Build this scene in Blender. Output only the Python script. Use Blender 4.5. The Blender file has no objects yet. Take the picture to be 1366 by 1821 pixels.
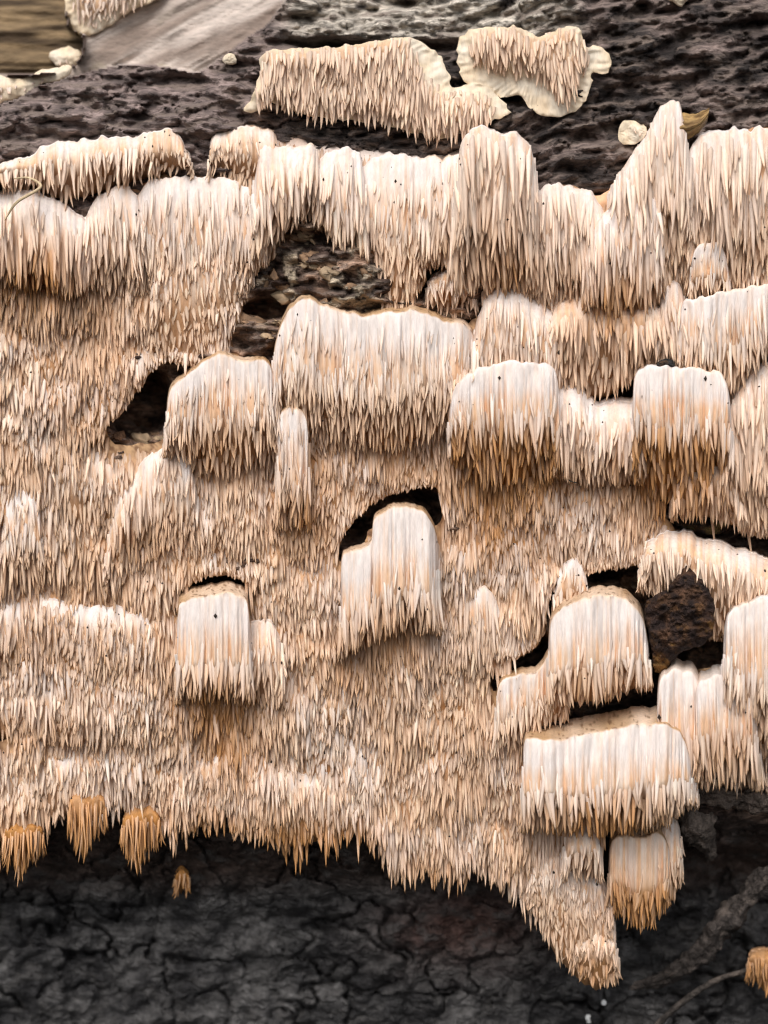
import bpy, math
import numpy as np
from mathutils import Matrix, Vector

# ------------------------------------------------------------------ camera, sky, sun, exposure
K = 0.0002                     # metres for one photograph pixel on the log's face
DIST = 2400.0                  # camera distance from the log's face, in those pixels
CX, CY = 683.0, 910.5
scene = bpy.context.scene

cam_data = bpy.data.cameras.new('camera')
cam = bpy.data.objects.new('camera', cam_data)
scene.collection.objects.link(cam)
cam.location = (0, -DIST * K, 0)
cam.rotation_euler = (math.radians(90), 0, 0)
cam_data.sensor_fit = 'VERTICAL'
cam_data.lens = 50.0
cam_data.sensor_height = 2 * 50.0 * CY / DIST
cam_data.clip_start = 0.01
cam_data.clip_end = 100.0
cam_data.dof.use_dof = True
cam_data.dof.focus_distance = (DIST - 45) * K
cam_data.dof.aperture_fstop = 5.6
scene.camera = cam

SUN_EL, SUN_AZ = math.radians(47), math.radians(196)     # high, behind and a little left of the camera
world = bpy.data.worlds.new('World')
scene.world = world
world.use_nodes = True
wn, wl = world.node_tree.nodes, world.node_tree.links
bg = wn['Background']
sky = wn.new('ShaderNodeTexSky')
sky.sky_type = 'NISHITA'
sky.sun_disc = False
sky.sun_elevation = SUN_EL
sky.sun_rotation = SUN_AZ
sky.air_density = 1.0
sky.dust_density = 3.0
hs = wn.new('ShaderNodeHueSaturation')                    # overcast: nearly white cloud light
hs.inputs['Saturation'].default_value = 0.30
wl.new(sky.outputs[0], hs.inputs['Color'])
wl.new(hs.outputs[0], bg.inputs['Color'])
bg.inputs['Strength'].default_value = 0.12

sun_data = bpy.data.lights.new('sun', 'SUN')
sun_data.energy = 1.5
sun_data.angle = math.radians(40)
sun_data.color = (1.0, 0.95, 0.89)
sun = bpy.data.objects.new('sun', sun_data)
scene.collection.objects.link(sun)
_d = Vector((math.sin(SUN_AZ) * math.cos(SUN_EL), math.cos(SUN_AZ) * math.cos(SUN_EL), math.sin(SUN_EL)))
sun.rotation_euler = _d.to_track_quat('Z', 'Y').to_euler()

scene.view_settings.view_transform = 'Standard'
scene.view_settings.look = 'None'
scene.view_settings.gamma = 1.0
scene.view_settings.use_curve_mapping = False
scene.view_settings.exposure = 0.40
scene.cycles.filter_width = 1.15
scene.cycles.max_bounces = 6
scene.cycles.diffuse_bounces = 4

# ------------------------------------------------------------------ helpers
rng = np.random.default_rng(7)
COL = scene.collection
_tab = np.random.default_rng(11).random((256, 256))


def P(px, py, d):
    """photograph pixel + height off the log's face -> metres"""
    px, py, d = np.broadcast_arrays(np.asarray(px, float), np.asarray(py, float), np.asarray(d, float))
    t = (DIST - d) / DIST
    return np.stack([(px - CX) * K * t, -d * K, (CY - py) * K * t], -1)


def vnoise(x, y):
    x = np.asarray(x, float); y = np.asarray(y, float)
    xi = np.floor(x).astype(int); yi = np.floor(y).astype(int)
    fx = x - xi; fy = y - yi
    fx = fx * fx * (3 - 2 * fx); fy = fy * fy * (3 - 2 * fy)
    a = _tab[xi & 255, yi & 255]; b = _tab[(xi + 1) & 255, yi & 255]
    c = _tab[xi & 255, (yi + 1) & 255]; d = _tab[(xi + 1) & 255, (yi + 1) & 255]
    return (a + (b - a) * fx) * (1 - fy) + (c + (d - c) * fx) * fy


def fbm(x, y, o=4, off=0.0):
    s = 0.0; a = 0.5; n = 0.0
    for i in range(o):
        s = s + a * vnoise(x + off + 17.3 * i, y + off * 1.7 + 9.1 * i); n += a
        x = x * 2.03; y = y * 2.03; a *= 0.5
    return s / n * 2 - 1


def sstep(a, b, x):
    t = np.clip((x - a) / (b - a), 0, 1)
    return t * t * (3 - 2 * t)


def lerp(a, b, t):
    return a + (b - a) * t


def smooth(pts, closed=False, n=8):
    """Catmull-Rom through the points"""
    p = np.array(pts, float)
    if closed:
        q = np.vstack([p[-1], p, p[0], p[1]])
    else:
        q = np.vstack([2 * p[0] - p[1], p, 2 * p[-1] - p[-2]])
    out = []
    t = np.linspace(0, 1, n, endpoint=False)[:, None]
    for i in range(1, len(q) - 2):
        a, b, c, d = q[i - 1], q[i], q[i + 1], q[i + 2]
        out.append(0.5 * (2 * b + (c - a) * t + (2 * a - 5 * b + 4 * c - d) * t ** 2 + (3 * b - a - 3 * c + d) * t ** 3))
    o = np.vstack(out)
    if not closed:
        o = np.vstack([o, p[-1]])
    return o


def resample(poly, n):
    seg = np.r_[0, np.cumsum(np.hypot(*np.diff(poly, axis=0).T))]
    s = np.linspace(0, seg[-1], n)
    return np.stack([np.interp(s, seg, poly[:, 0]), np.interp(s, seg, poly[:, 1])], -1), seg[-1]


def ragged(poly, amp, scale=14.0, off=0.0):
    seg = np.r_[0, np.cumsum(np.hypot(*np.diff(np.vstack([poly, poly[:1]]), axis=0).T))]
    n = max(12, int(seg[-1] / (9 if seg[-1] > 1500 else 6)))
    pc = np.vstack([poly, poly[:1]])
    s = np.linspace(0, seg[-1], n, endpoint=False)
    x = np.interp(s, seg, pc[:, 0]); y = np.interp(s, seg, pc[:, 1])
    return np.stack([x + amp * fbm(x / scale, y / scale, 3, off), y + amp * fbm(x / scale, y / scale, 3, off + 31)], -1)


def inside(poly, x, y):
    r = np.zeros(x.shape, bool)
    n = len(poly)
    for i in range(n):
        x0, y0 = poly[i]; x1, y1 = poly[(i + 1) % n]
        if y0 == y1:
            continue
        c = ((y0 > y) != (y1 > y)) & (x < (x1 - x0) * (y - y0) / (y1 - y0) + x0)
        r ^= c
    return r


def nearest(polys, x, y):
    best = np.full(x.shape, 1e18); nx = x.copy(); ny = y.copy()
    for poly in polys:
        n = len(poly)
        for i in range(n):
            ax, ay = poly[i]; bx, by = poly[(i + 1) % n]
            dx, dy = bx - ax, by - ay
            l2 = dx * dx + dy * dy
            if l2 == 0:
                continue
            t = np.clip(((x - ax) * dx + (y - ay) * dy) / l2, 0, 1)
            qx = ax + t * dx; qy = ay + t * dy
            d = (x - qx) ** 2 + (y - qy) ** 2
            m = d < best
            best = np.where(m, d, best); nx = np.where(m, qx, nx); ny = np.where(m, qy, ny)
    return np.sqrt(best), nx, ny


def mesh_obj(name, verts, faces, col, mat, parent=None, smooth_shade=True):
    """faces: list of (n,3) / (n,4) index arrays"""
    me = bpy.data.meshes.new(name)
    verts = np.asarray(verts, np.float32)
    me.vertices.add(len(verts))
    me.vertices.foreach_set('co', verts.ravel())
    faces = [np.asarray(f, np.int32) for f in faces if len(f)]
    loops = np.concatenate([f.ravel() for f in faces])
    sizes = np.concatenate([np.full(len(f), f.shape[1], np.int32) for f in faces])
    starts = np.r_[0, np.cumsum(sizes)[:-1]].astype(np.int32)
    me.loops.add(len(loops)); me.loops.foreach_set('vertex_index', loops)
    me.polygons.add(len(sizes))
    me.polygons.foreach_set('loop_start', starts)
    if smooth_shade:
        me.polygons.foreach_set('use_smooth', np.ones(len(sizes), bool))
    me.update(calc_edges=True)
    if col is not None:
        a = me.color_attributes.new('Col', 'FLOAT_COLOR', 'POINT')
        c = np.ones((len(verts), 4), np.float32); c[:, :3] = np.clip(col, 0, 1)
        a.data.foreach_set('color', c.ravel())
    me.materials.append(mat)
    o = bpy.data.objects.new(name, me)
    COL.objects.link(o)
    if parent is not None:
        set_parent(o, parent)
    return o


def set_parent(o, parent):
    o.parent = parent
    if parent.type == 'EMPTY':
        o.matrix_parent_inverse = Matrix.Translation(-parent.location)


def thing(name, label, cat, loc, group=None):
    o = bpy.data.objects.new(name, None)
    o.empty_display_size = 0.01
    o.location = Vector(tuple(float(v) for v in loc))
    COL.objects.link(o)
    return tag(o, label, cat, group)


def tag(o, label, cat, group=None, kind=None):
    o['label'] = label
    if cat: o['category'] = cat
    if group: o['group'] = group
    if kind: o['kind'] = kind
    return o


def grid_faces(nr, nc):
    i = np.arange(nr - 1)[:, None] * nc + np.arange(nc - 1)[None, :]
    i = i.ravel()
    return np.stack([i, i + nc, i + nc + 1, i + 1], -1)


def keep_faces(F, ok):
    """drop faces with any vertex not ok; compact indices"""
    F = F[ok[F].all(1)]
    used = np.unique(F)
    mp = np.full(len(ok), -1); mp[used] = np.arange(len(used))
    return mp[F], used


# ------------------------------------------------------------------ materials
def make_mat(name, rough=0.75, noise_scale=900.0, col_var=0.12, bump=0.25, fine=3500.0, stretch=(1, 1, 1), sss=0.0, spec=0.3, hue=None, bdist=0.0006):
    m = bpy.data.materials.new(name); m.use_nodes = True
    n, l = m.node_tree.nodes, m.node_tree.links
    b = n['Principled BSDF']
    b.inputs['Roughness'].default_value = rough
    b.inputs['Specular IOR Level'].default_value = spec
    at = n.new('ShaderNodeAttribute'); at.attribute_name = 'Col'
    tc = n.new('ShaderNodeTexCoord')
    mp = n.new('ShaderNodeMapping'); mp.inputs['Scale'].default_value = stretch
    l.new(tc.outputs['Object'], mp.inputs['Vector'])
    nz = n.new('ShaderNodeTexNoise'); nz.inputs['Scale'].default_value = noise_scale; nz.inputs['Detail'].default_value = 5
    nz.inputs['Roughness'].default_value = 0.65
    l.new(mp.outputs[0], nz.inputs['Vector'])
    mr = n.new('ShaderNodeMapRange')
    mr.inputs['From Min'].default_value = 0.3; mr.inputs['From Max'].default_value = 0.7
    mr.inputs['To Min'].default_value = 1 - col_var; mr.inputs['To Max'].default_value = 1 + col_var
    l.new(nz.outputs['Fac'], mr.inputs['Value'])
    mul = n.new('ShaderNodeMix'); mul.data_type = 'RGBA'; mul.blend_type = 'MULTIPLY'
    mul.inputs[0].default_value = 1.0
    l.new(at.outputs['Color'], mul.inputs[6]); l.new(mr.outputs[0], mul.inputs[7])
    out = mul.outputs[2]
    if hue is not None:                       # second tint in patches
        n2 = n.new('ShaderNodeTexNoise'); n2.inputs['Scale'].default_value = hue[0]; n2.inputs['Detail'].default_value = 6
        l.new(mp.outputs[0], n2.inputs['Vector'])
        r2 = n.new('ShaderNodeMapRange'); r2.inputs['From Min'].default_value = hue[2]; r2.inputs['From Max'].default_value = hue[2] + 0.12
        l.new(n2.outputs['Fac'], r2.inputs['Value'])
        mx = n.new('ShaderNodeMix'); mx.data_type = 'RGBA'
        sc = n.new('ShaderNodeMath'); sc.operation = 'MULTIPLY'; sc.inputs[1].default_value = hue[3]
        l.new(r2.outputs[0], sc.inputs[0]); l.new(sc.outputs[0], mx.inputs[0])
        l.new(out, mx.inputs[6]); mx.inputs[7].default_value = (*hue[1], 1)
        out = mx.outputs[2]
    l.new(out, b.inputs['Base Color'])
    if sss:
        b.inputs['Subsurface Weight'].default_value = sss
        b.inputs['Subsurface Radius'].default_value = (1.0, 0.42, 0.16)
        b.inputs['Subsurface Scale'].default_value = 0.0006
    nb = n.new('ShaderNodeTexNoise'); nb.inputs['Scale'].default_value = fine; nb.inputs['Detail'].default_value = 4
    l.new(mp.outputs[0], nb.inputs['Vector'])
    bp = n.new('ShaderNodeBump'); bp.inputs['Strength'].default_value = bump; bp.inputs['Distance'].default_value = bdist
    l.new(nb.outputs['Fac'], bp.inputs['Height']); l.new(bp.outputs[0], b.inputs['Normal'])
    return m


M_FUN = make_mat('fungus_flesh', 0.72, 700, 0.14, 0.35, 2500, (1, 1, 0.22), sss=0.0)
M_SPINE = make_mat('fungus_spine', 0.55, 600, 0.10, 0.15, 2500, (1, 1, 0.25), sss=0.0)
M_BARK = make_mat('dark_bark', 0.8, 420, 0.85, 1.0, 700, (0.32, 1, 1.5), hue=(190, (0.24, 0.185, 0.155), 0.50, 0.7), bdist=0.0022)
M_LOW = make_mat('lower_bark', 0.75, 330, 0.7, 1.0, 600, (0.7, 1, 1.1), hue=(150, (0.085, 0.08, 0.078), 0.52, 0.6), bdist=0.0022)  # darker, greyer bark for the plates low on the log
M_ROOT = make_mat('root_bark', 0.85, 420, 0.7, 1.0, 700, (1, 1, 1), hue=(170, (0.20, 0.16, 0.135), 0.55, 0.6), bdist=0.0018)
M_WOOD = make_mat('weathered_wood', 0.85, 300, 0.30, 0.7, 900, (0.4, 1, 1.0), bdist=0.0012)
M_DEBRIS = make_mat('crumbly_debris', 0.85, 350, 0.5, 1.0, 900, bdist=0.002, hue=(200, (0.17, 0.08, 0.025), 0.56, 0.5))
M_LEAF = make_mat('dry_leaf', 0.6, 400, 0.3, 0.4, 1200)
M_SPECK = make_mat('black_speck', 0.6, 900, 0.2, 0.1, 2000)

WHITE = np.array([0.81, 0.725, 0.68]); CREAM = np.array([0.83, 0.64, 0.49]); PEACH = np.array([0.76, 0.47, 0.285]); OCHRE_SHADE = np.array([0.31, 0.138, 0.048])  # last one: brown base pigment, deepened to paint shade into the gaps
TAN = np.array([0.40, 0.205, 0.07]); STAIN = np.array([0.40, 0.185, 0.055]); CRUSTBROWN = np.array([0.52, 0.33, 0.18])

# ------------------------------------------------------------------ outlines read from the photograph
MAIN = smooth([(-130, 360), (-40, 345), (50, 338), (120, 362), (152, 386), (170, 350), (205, 336), (240, 336), (270, 316), (330, 311), (420, 320),
               (455, 330), (470, 300), (400, 312), (376, 290), (372, 255), (388, 235), (430, 222), (485, 230), (560, 248), (640, 266), (720, 272),
               (800, 272), (822, 262), (826, 242), (850, 232), (890, 234), (930, 244), (946, 268), (952, 325), (1000, 326), (1060, 350),
               (1090, 325), (1115, 290), (1150, 240), (1175, 194), (1205, 188), (1216, 225), (1226, 268), (1252, 240), (1312, 233), (1380, 226), (1500, 220),
               (1500, 1400), (1366, 1390), (1300, 1375), (1245, 1370), (1225, 1420), (1180, 1450), (1150, 1460), (1095, 1455), (1075, 1480),
               (1072, 1560), (1085, 1610), (1072, 1640), (1094, 1670), (1080, 1728), (1030, 1728), (988, 1680), (955, 1625), (915, 1580),
               (850, 1545), (790, 1548), (705, 1525), (665, 1480), (630, 1455), (560, 1475), (500, 1490), (460, 1465), (410, 1455), (340, 1465),
               (270, 1460), (240, 1445), (222, 1425), (185, 1420), (140, 1432), (60, 1470), (0, 1475), (-130, 1475)], True, 4)
HOLES_RAW = {
    'left': [(190, 760), (215, 735), (250, 690), (285, 648), (330, 650), (350, 665), (310, 700), (300, 760), (285, 785), (230, 790), (198, 785)],
    'centre': [(500, 405), (560, 372), (605, 395), (650, 445), (680, 515), (695, 545), (720, 560), (640, 565), (590, 560), (540, 545), (505, 575), (492, 630),
               (470, 645), (435, 635), (412, 605), (425, 570), (435, 530), (450, 490), (490, 455)],
    'nook': [(738, 440), (790, 450), (830, 462), (850, 500), (862, 545), (822, 580), (790, 570), (745, 556), (728, 545), (760, 500), (750, 470)],
    'slit_knobs': [(1010, 680), (1070, 672), (1120, 668), (1130, 700), (1120, 722), (1060, 722), (1030, 700)],
    'slit_right': [(1205, 508), (1260, 508), (1340, 498), (1420, 490), (1420, 512), (1290, 528), (1215, 540)],
    'slit_edge': [(1325, 640), (1350, 610), (1420, 590), (1420, 640), (1366, 655), (1335, 680)],
    'arc_pillar': [(606, 1000), (608, 960), (640, 915), (680, 885), (720, 872), (775, 868), (785, 925), (760, 935), (670, 930), (640, 990)],
    'arc_stub': [(318, 1085), (325, 1052), (355, 1030), (400, 1022), (440, 1040), (446, 1075), (400, 1090)],
    'arc_peg': [(493, 750), (500, 712), (525, 705), (545, 720), (548, 750)],
    'cleft': [(872, 1215), (880, 1180), (925, 1168), (968, 1130), (978, 1060), (1025, 1030), (1085, 1012), (1150, 1010), (1175, 1060), (1185, 1130), (1290, 1140),
              (1300, 1180), (1200, 1200), (1180, 1260), (1040, 1275), (1000, 1290), (960, 1275), (1000, 1240), (960, 1210), (900, 1215), (885, 1240)],
    'pocket': [(1180, 905), (1205, 875), (1240, 895), (1262, 915), (1300, 915), (1330, 950), (1420, 960), (1420, 1000), (1330, 985), (1260, 962), (1205, 945)],
    'port': [(-30, 1280), (12, 1262), (26, 1285), (20, 1312), (-30, 1318)],
    'notch': [(1040, 405), (1055, 395), (1058, 420), (1040, 450), (1032, 440)],
}
HOLES = {k: smooth(v, True, 4) for k, v in HOLES_RAW.items()}
MAIN_POLYS = [ragged(MAIN, 7, 16)] + [ragged(h, 5, 14, 5.0) for h in HOLES.values()]
PALEWOOD = smooth([(128, -260), (640, -260), (500, 10), (440, 66), (385, 108), (350, 128), (290, 118), (240, 114), (180, 122), (110, 142),
                   (60, 155), (0, 185), (-260, 230), (-260, 120), (0, 132), (60, 136), (105, 128), (142, 108), (150, 62), (118, 20)], True, 4)
BROWNWOOD = smooth([(-320, -260), (120, -260), (116, 20), (146, 62), (140, 106), (105, 126), (0, 131), (-320, 131)], True, 4)


def crust_base(x, y):
    b = np.interp(y, [200, 350, 500, 900, 1300, 1430, 1560, 1760], [-25, -5, 8, 14, 10, 0, -25, -70])
    b = b - 0.065 * np.clip(700 - x, 0, 900)
    b = b + 20 * fbm(x / 150, y / 120, 3, 3.0)
    return b


def tier_phase(x, y):
    return (y / 118.0 + 0.9 * fbm(x / 190, y / 260, 2, 41.0)) % 1.0


def crust_depth(x, y):
    ph = tier_phase(x, y)
    saw = np.where(ph < 0.72, ph / 0.72, (1 - ph) / 0.28)
    amp = 2 + 7 * sstep(850, 1050, y) * sstep(700, 380, x) + 4 * sstep(480, 560, y) * sstep(420, 250, x)
    return crust_base(x, y) + amp * sstep(0, 1, saw) + 13 * fbm(x / 48, y / 55, 2, 77.0)


STAINS = [(900, 850, 100, 60, 1.1), (880, 915, 70, 70, .75), (1190, 858, 95, 60, 1.0), (385, 1262, 66, 44, 1.1), (400, 1325, 60, 60, .7), (930, 930, 60, 60, .5), (720, 800, 90, 50, .45), (640, 1190, 60, 50, .4), (690, 1130, 80, 45, .5), (60, 500, 90, 60, .75), (150, 560, 90, 60, .35),
          (1095, 545, 70, 60, .8), (540, 920, 50, 60, .6), (250, 960, 70, 50, .35), (1080, 1465, 110, 28, .9), (1140, 1610, 60, 45, .9), (1285, 1330, 60, 40, .45),
          (560, 820, 90, 60, .4), (900, 470, 50, 60, .45), (1045, 1735, 60, 40, .5), (790, 1560, 80, 30, .6), (380, 1470, 90, 30, .7), (500, 1490, 60, 30, .5), (60, 1300, 90, 40, .3), (180, 690, 90, 90, .3),
          (60, 1130, 120, 60, .35), (120, 1050, 120, 30, .3), (1060, 1220, 90, 20, .4), (390, 800, 90, 50, .35)]


def stain(x, y):
    s = np.zeros(np.shape(x))
    for a, b, rx, ry, w in STAINS:
        q = ((x - a) / rx) ** 2 + ((y - b) / ry) ** 2
        s = np.maximum(s, w * np.exp(-q))
    s = np.maximum(s, .9 * sstep(1445, 1505, np.asarray(y) + 30 * fbm(np.asarray(x) / 60, np.asarray(y) / 60, 2, 6.)) * sstep(720, 620, np.asarray(x)))
    return np.clip(s * (1 + 0.35 * fbm(np.asarray(x) / 25, np.asarray(y) / 40, 2, 8.0)), 0, 1)


# ------------------------------------------------------------------ the log
LSTEP = 3.2
lx, ly = np.meshgrid(np.arange(-330, 1700, LSTEP), np.arange(-280, 2120, LSTEP))


def main_signed(x, y):
    d, _, _ = nearest(MAIN_POLYS, x, y)
    m = inside(MAIN_POLYS[0], x, y)
    for h in MAIN_POLYS[1:]:
        m &= ~inside(h, x, y)
    return np.where(m, d, -d)


def log_profile(x, y):
    p = np.interp(y, [-280, 0, 100, 250, 400, 1400, 1500, 1560, 1640, 1821, 2120], [-260, -120, -80, -42, -34, -34, -80, -150, -205, -235, -215])
    p = p - 0.06 * np.clip(700 - x, 0, 1000)
    # hollow on the lower right, behind the roots
    p = p - 120 * np.exp(-((x - 1330) / 130) ** 2 - ((y - 1540) / 80) ** 2)
    # the rotten cavity and the slits behind the fungus
    for cx_, cy_, rx, ry, dd in [(245, 715, 60, 60, 150), (470, 550, 45, 18, 120), (560, 425, 40, 18, 25), (790, 480, 60, 60, 50), (1070, 700, 70, 26, 110), (690, 920, 95, 60, 140),
                                 (1300, 518, 120, 14, 80), (1370, 630, 60, 40, 90), (385, 1055, 70, 35, 120), (520, 728, 30, 26, 70),
                                 (930, 1170, 70, 45, 150), (1080, 1040, 120, 50, 110), (1110, 1240, 130, 50, 150), (1240, 1160, 80, 40, 140), (1300, 955, 110, 40, 70), (0, 1292, 40, 28, 90), (1045, 430, 16, 40, 60)]:
        q = ((x - cx_) / rx) ** 2 + ((y - cy_) / ry) ** 2
        p = p - dd * sstep(1.5, 0.5, q)
    return p


def build_log():
    X, Y = lx, ly
    wx = X + 85 * fbm(X / 80, Y / 60, 4, 2.0); wy = Y + 64 * fbm(X / 80, Y / 55, 4, 12.0)
    low = sstep(1430, 1520, Y)
    pale = inside(PALEWOOD, X, Y); brown = inside(BROWNWOOD, X, Y)
    # cells of bark
    seeds = []
    for y in np.arange(-300, 1460, 62):
        for x in np.arange(-360, 1740, 150):
            seeds.append((x + rng.uniform(-60, 60), (y + rng.uniform(-24, 24)) * 2.0))
    for y in np.arange(1480, 2160, 84):
        for x in np.arange(-360, 1740, 100):
            seeds.append((x + rng.uniform(-40, 40), 2900 + (y + rng.uniform(-34, 34) - 1450) * 1.25))
    seeds = np.array(seeds)
    SY = np.where(wy < 1450, wy * 2.0, 2900 + (wy - 1450) * 1.25)
    f1 = np.full(X.shape, 1e9); f2 = f1.copy(); cid = np.zeros(X.shape, int)
    for i, (sx, sy) in enumerate(seeds):
        d = np.hypot(wx - sx, SY - sy)
        m = d < f1
        f2 = np.where(m, f1, np.minimum(f2, d)); cid = np.where(m, i, cid); f1 = np.where(m, d, f1)
    edge = f2 - f1
    ch = rng.uniform(-1, 1, len(seeds))
    D = log_profile(X, Y)
    # upper bark: ridged, fibrous along the log; it dips down to the right
    ang = Y + 0.22 * (X - 700) * sstep(800, 1000, X)
    rid = 1 - np.abs(fbm(X / 150, ang / 34, 4, 5.0)) * 2
    rel_up = 30 * rid + 34 * fbm(X / 60, ang / 26, 4, 21.0) + 22 * fbm(X / 22, ang / 11, 3, 9.0) - 14 * np.exp(-edge / 6) * sstep(-.3, .3, fbm(X / 50, Y / 50, 2, 87.)) + 8 * ch[cid]
    rel_lo = 34 * fbm(X / 90, Y / 70, 4, 6.0) + 24 * fbm(X / 26, Y / 20, 4, 15.0) - (8 + 44 * sstep(-.25, .35, fbm(X / 80, Y / 60, 2, 87.))) * np.exp(-edge / 5.5) + 16 * ch[cid]
    rel = lerp(rel_up, rel_lo, low)
    # raised dark ridge of bark on the left, below the bare wood
    ridge = sstep(110, 200, Y - 0.0 * X) * sstep(520, 330, X) * sstep(330, 250, Y)
    D = D + rel + 34 * ridge
    # bare wood set back behind the bark edge, grain running up to the right
    g = (Y + 0.55 * X)
    D = np.where(pale, log_profile(X, Y) - 45 + 9 * fbm(g / 20, (X - 0.5 * Y) / 170, 4, 3.0) + 4 * fbm(g / 6, (X - 0.5 * Y) / 80, 2, 13.), D)
    D = np.where(brown, log_profile(X, Y) - 80 + 16 * fbm(X / 160, Y / 13, 4, 4.0), D)
    # dark open crack under the grey strip
    crk = np.exp(-((Y - (78 + 10 * fbm(X / 80, X * 0, 2, 1.))) / 9) ** 2) * sstep(470, 520, X) * sstep(860, 800, X)
    D = D - 45 * crk
    # colours
    n1 = fbm(X / 70, ang / 30, 4, 50.0); n2 = fbm(X / 28, ang / 14, 3, 60.0)
    up = lerp(np.array([0.035, 0.027, 0.025]), np.array([0.21, 0.158, 0.14]), sstep(-0.35, 0.5, n1 + 0.5 * n2)[..., None])
    grey = sstep(90, 60, Y + 12 * n2) * sstep(470, 540, X) * sstep(1080, 960, X + 60 * n1)
    up = lerp(up, np.array([0.50, 0.445, 0.38]) * (1 + 0.5 * n2[..., None]), (grey * sstep(-0.5, -0.1, n1 + 0.8 * n2 + 0.15))[..., None])
    left = sstep(560, 420, X) * sstep(420, 300, Y)
    up = lerp(up, np.array([0.25, 0.19, 0.175]) * (1 + 0.75 * n2[..., None]), (left * 0.75)[..., None])
    lo = lerp(np.array([0.022, 0.021, 0.022]), np.array([0.095, 0.091, 0.09]), sstep(-0.4, 0.55, fbm(X / 55, Y / 45, 4, 70.0) + 0.4 * n2)[..., None])
    lo = lerp(lo, np.array([0.09, 0.045, 0.035]), (0.8 * np.exp(-((X - 830) / 130) ** 2 - ((Y - 1640) / 70) ** 2))[..., None])
    lo = lerp(lo, np.array([0.05, 0.034, 0.028]), sstep(1610, 1540, Y)[..., None])
    C = lerp(up, lo, low[..., None])
    # rotten brown wood in the cavities, with pale fungus bits
    cav = sstep(360, 420, Y) * sstep(1480, 1420, Y)
    rot = lerp(np.array([0.06, 0.036, 0.028]), np.array([0.48, 0.31, 0.22]), sstep(-.3, .5, n1 + n2 * .6)[..., None])
    bits = sstep(0.08, 0.3, fbm(X / 26, Y / 20, 3, 90.)) * np.exp(-((X - 560) / 130) ** 2 - ((Y - 500) / 90) ** 2)
    rot = lerp(rot, np.array([0.55, 0.45, 0.33]), bits[..., None])
    C = lerp(C, rot, cav[..., None])
    D = D + 14 * bits * cav + 80 * np.exp(-((X - 610) / 75) ** 2 - ((Y - 490) / 65) ** 2) + 14 * cav * fbm(X / 18, Y / 16, 3, 222.) + 40 * np.exp(-((X - 460) / 50) ** 2 - ((Y - 610) / 40) ** 2)
    gw = fbm(g / 26, (X - 0.5 * Y) / 220, 4, 33.)[..., None]; gw2 = fbm(X / 60, Y / 40, 3, 44.)[..., None]
    pw = lerp(np.array([0.26, 0.20, 0.165]), np.array([0.56, 0.475, 0.42]), sstep(-.45, .45, gw + .4 * gw2))
    pw = lerp(pw, np.array([0.33, 0.285, 0.16]), 0.7 * sstep(.1, .5, gw2) * np.exp(-((X - 250) / 90) ** 2 - ((Y - 70) / 60) ** 2)[..., None])
    C = np.where(pale[..., None], pw, C)
    bw = lerp(np.array([0.06, 0.038, 0.02]), np.array([0.24, 0.165, 0.09]), sstep(-.4, .4, fbm(X / 120, Y / 11, 4, 55.))[..., None])
    C = np.where(brown[..., None], bw, C)

    root = thing('fallen_log', 'rotting log with cracked dark bark and bare pale wood, overgrown by spiny fungus', 'log', P(683, 1900, -240))
    sgc = main_signed(X[::4, ::4], Y[::4, ::4])        # coarse is enough here
    sg = np.repeat(np.repeat(sgc, 4, 0), 4, 1)[:X.shape[0], :X.shape[1]]
    hidden = sg > 50                                   # well under the crust
    V = P(X, Y, D).reshape(-1, 3); Cf = C.reshape(-1, 3)
    F = grid_faces(*X.shape)
    fc = F[:, 0]
    kind = np.where(brown.ravel()[fc], -2, np.where(pale.ravel()[fc], -1, cid.ravel()[fc]))
    cavf = (cav.ravel()[fc] > 0.5)
    kind = np.where(cavf & (kind >= 0), -3, kind)
    vis = ~hidden.ravel()[F].all(1)
    F = F[vis]; kind = kind[vis]
    order = np.argsort(kind, kind='stable'); F = F[order]; kind = kind[order]
    ks, st = np.unique(kind, return_index=True); st = np.r_[st, len(F)]
    for k, a, b in zip(ks, st[:-1], st[1:]):
        f = F[a:b]; used = np.unique(f)
        mp = np.zeros(len(V), np.int64); mp[used] = np.arange(len(used))
        if k >= 0:                                        # keep only whole pieces: one object for each connected piece
            g_ = mp[f]; lab = np.arange(len(used))
            while True:
                l2 = lab.copy(); mn = lab[g_].min(1)
                for c_ in range(4): np.minimum.at(l2, g_[:, c_], mn)
                if (l2 == lab).all(): break
                lab = l2[l2]
            pieces = [f[lab[g_[:, 0]] == q] for q in np.unique(lab[g_[:, 0]])]
        else:
            pieces = [f]
        for f in pieces[:-1]:
            us = np.unique(f); mp[us] = np.arange(len(us))
            mesh_obj('bark_plate', V[us], [mp[f]], Cf[us], M_LOW if seeds[k][1] > 2900 else M_BARK, root)
        f = pieces[-1]; used = np.unique(f); mp[used] = np.arange(len(used))
        nm = {-1: 'bare_wood', -2: 'rotten_wood', -3: 'cavity_wood'}.get(int(k), 'bark_plate')
        o = mesh_obj(nm, V[used], [mp[f]], Cf[used], M_WOOD if k in (-1, -2) else (M_LOW if k >= 0 and seeds[k][1] > 2900 else M_BARK), root)
        if k == -1: o['label'] = 'pale weathered bare wood with slanting grain'
        if k == -2: o['label'] = 'brown rotten wood with level grain'
        if k == -3: o['label'] = 'dark brown rotten wood inside the gaps of the fungus'
    # heartwood behind everything: the body of the log
    th = np.linspace(-0.5 * math.pi, 1.5 * math.pi, 49)
    xs = np.linspace(-900, 2266, 25)
    rr = 1150
    A, B = np.meshgrid(th, xs)
    prof_d = -rr - 330 + rr * np.cos(A) * 0.98; prof_y = 930 - 1180 * np.sin(A) * 1.05
    wob = 40 * fbm(B / 500, A * 2, 2, 3.)
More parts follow.
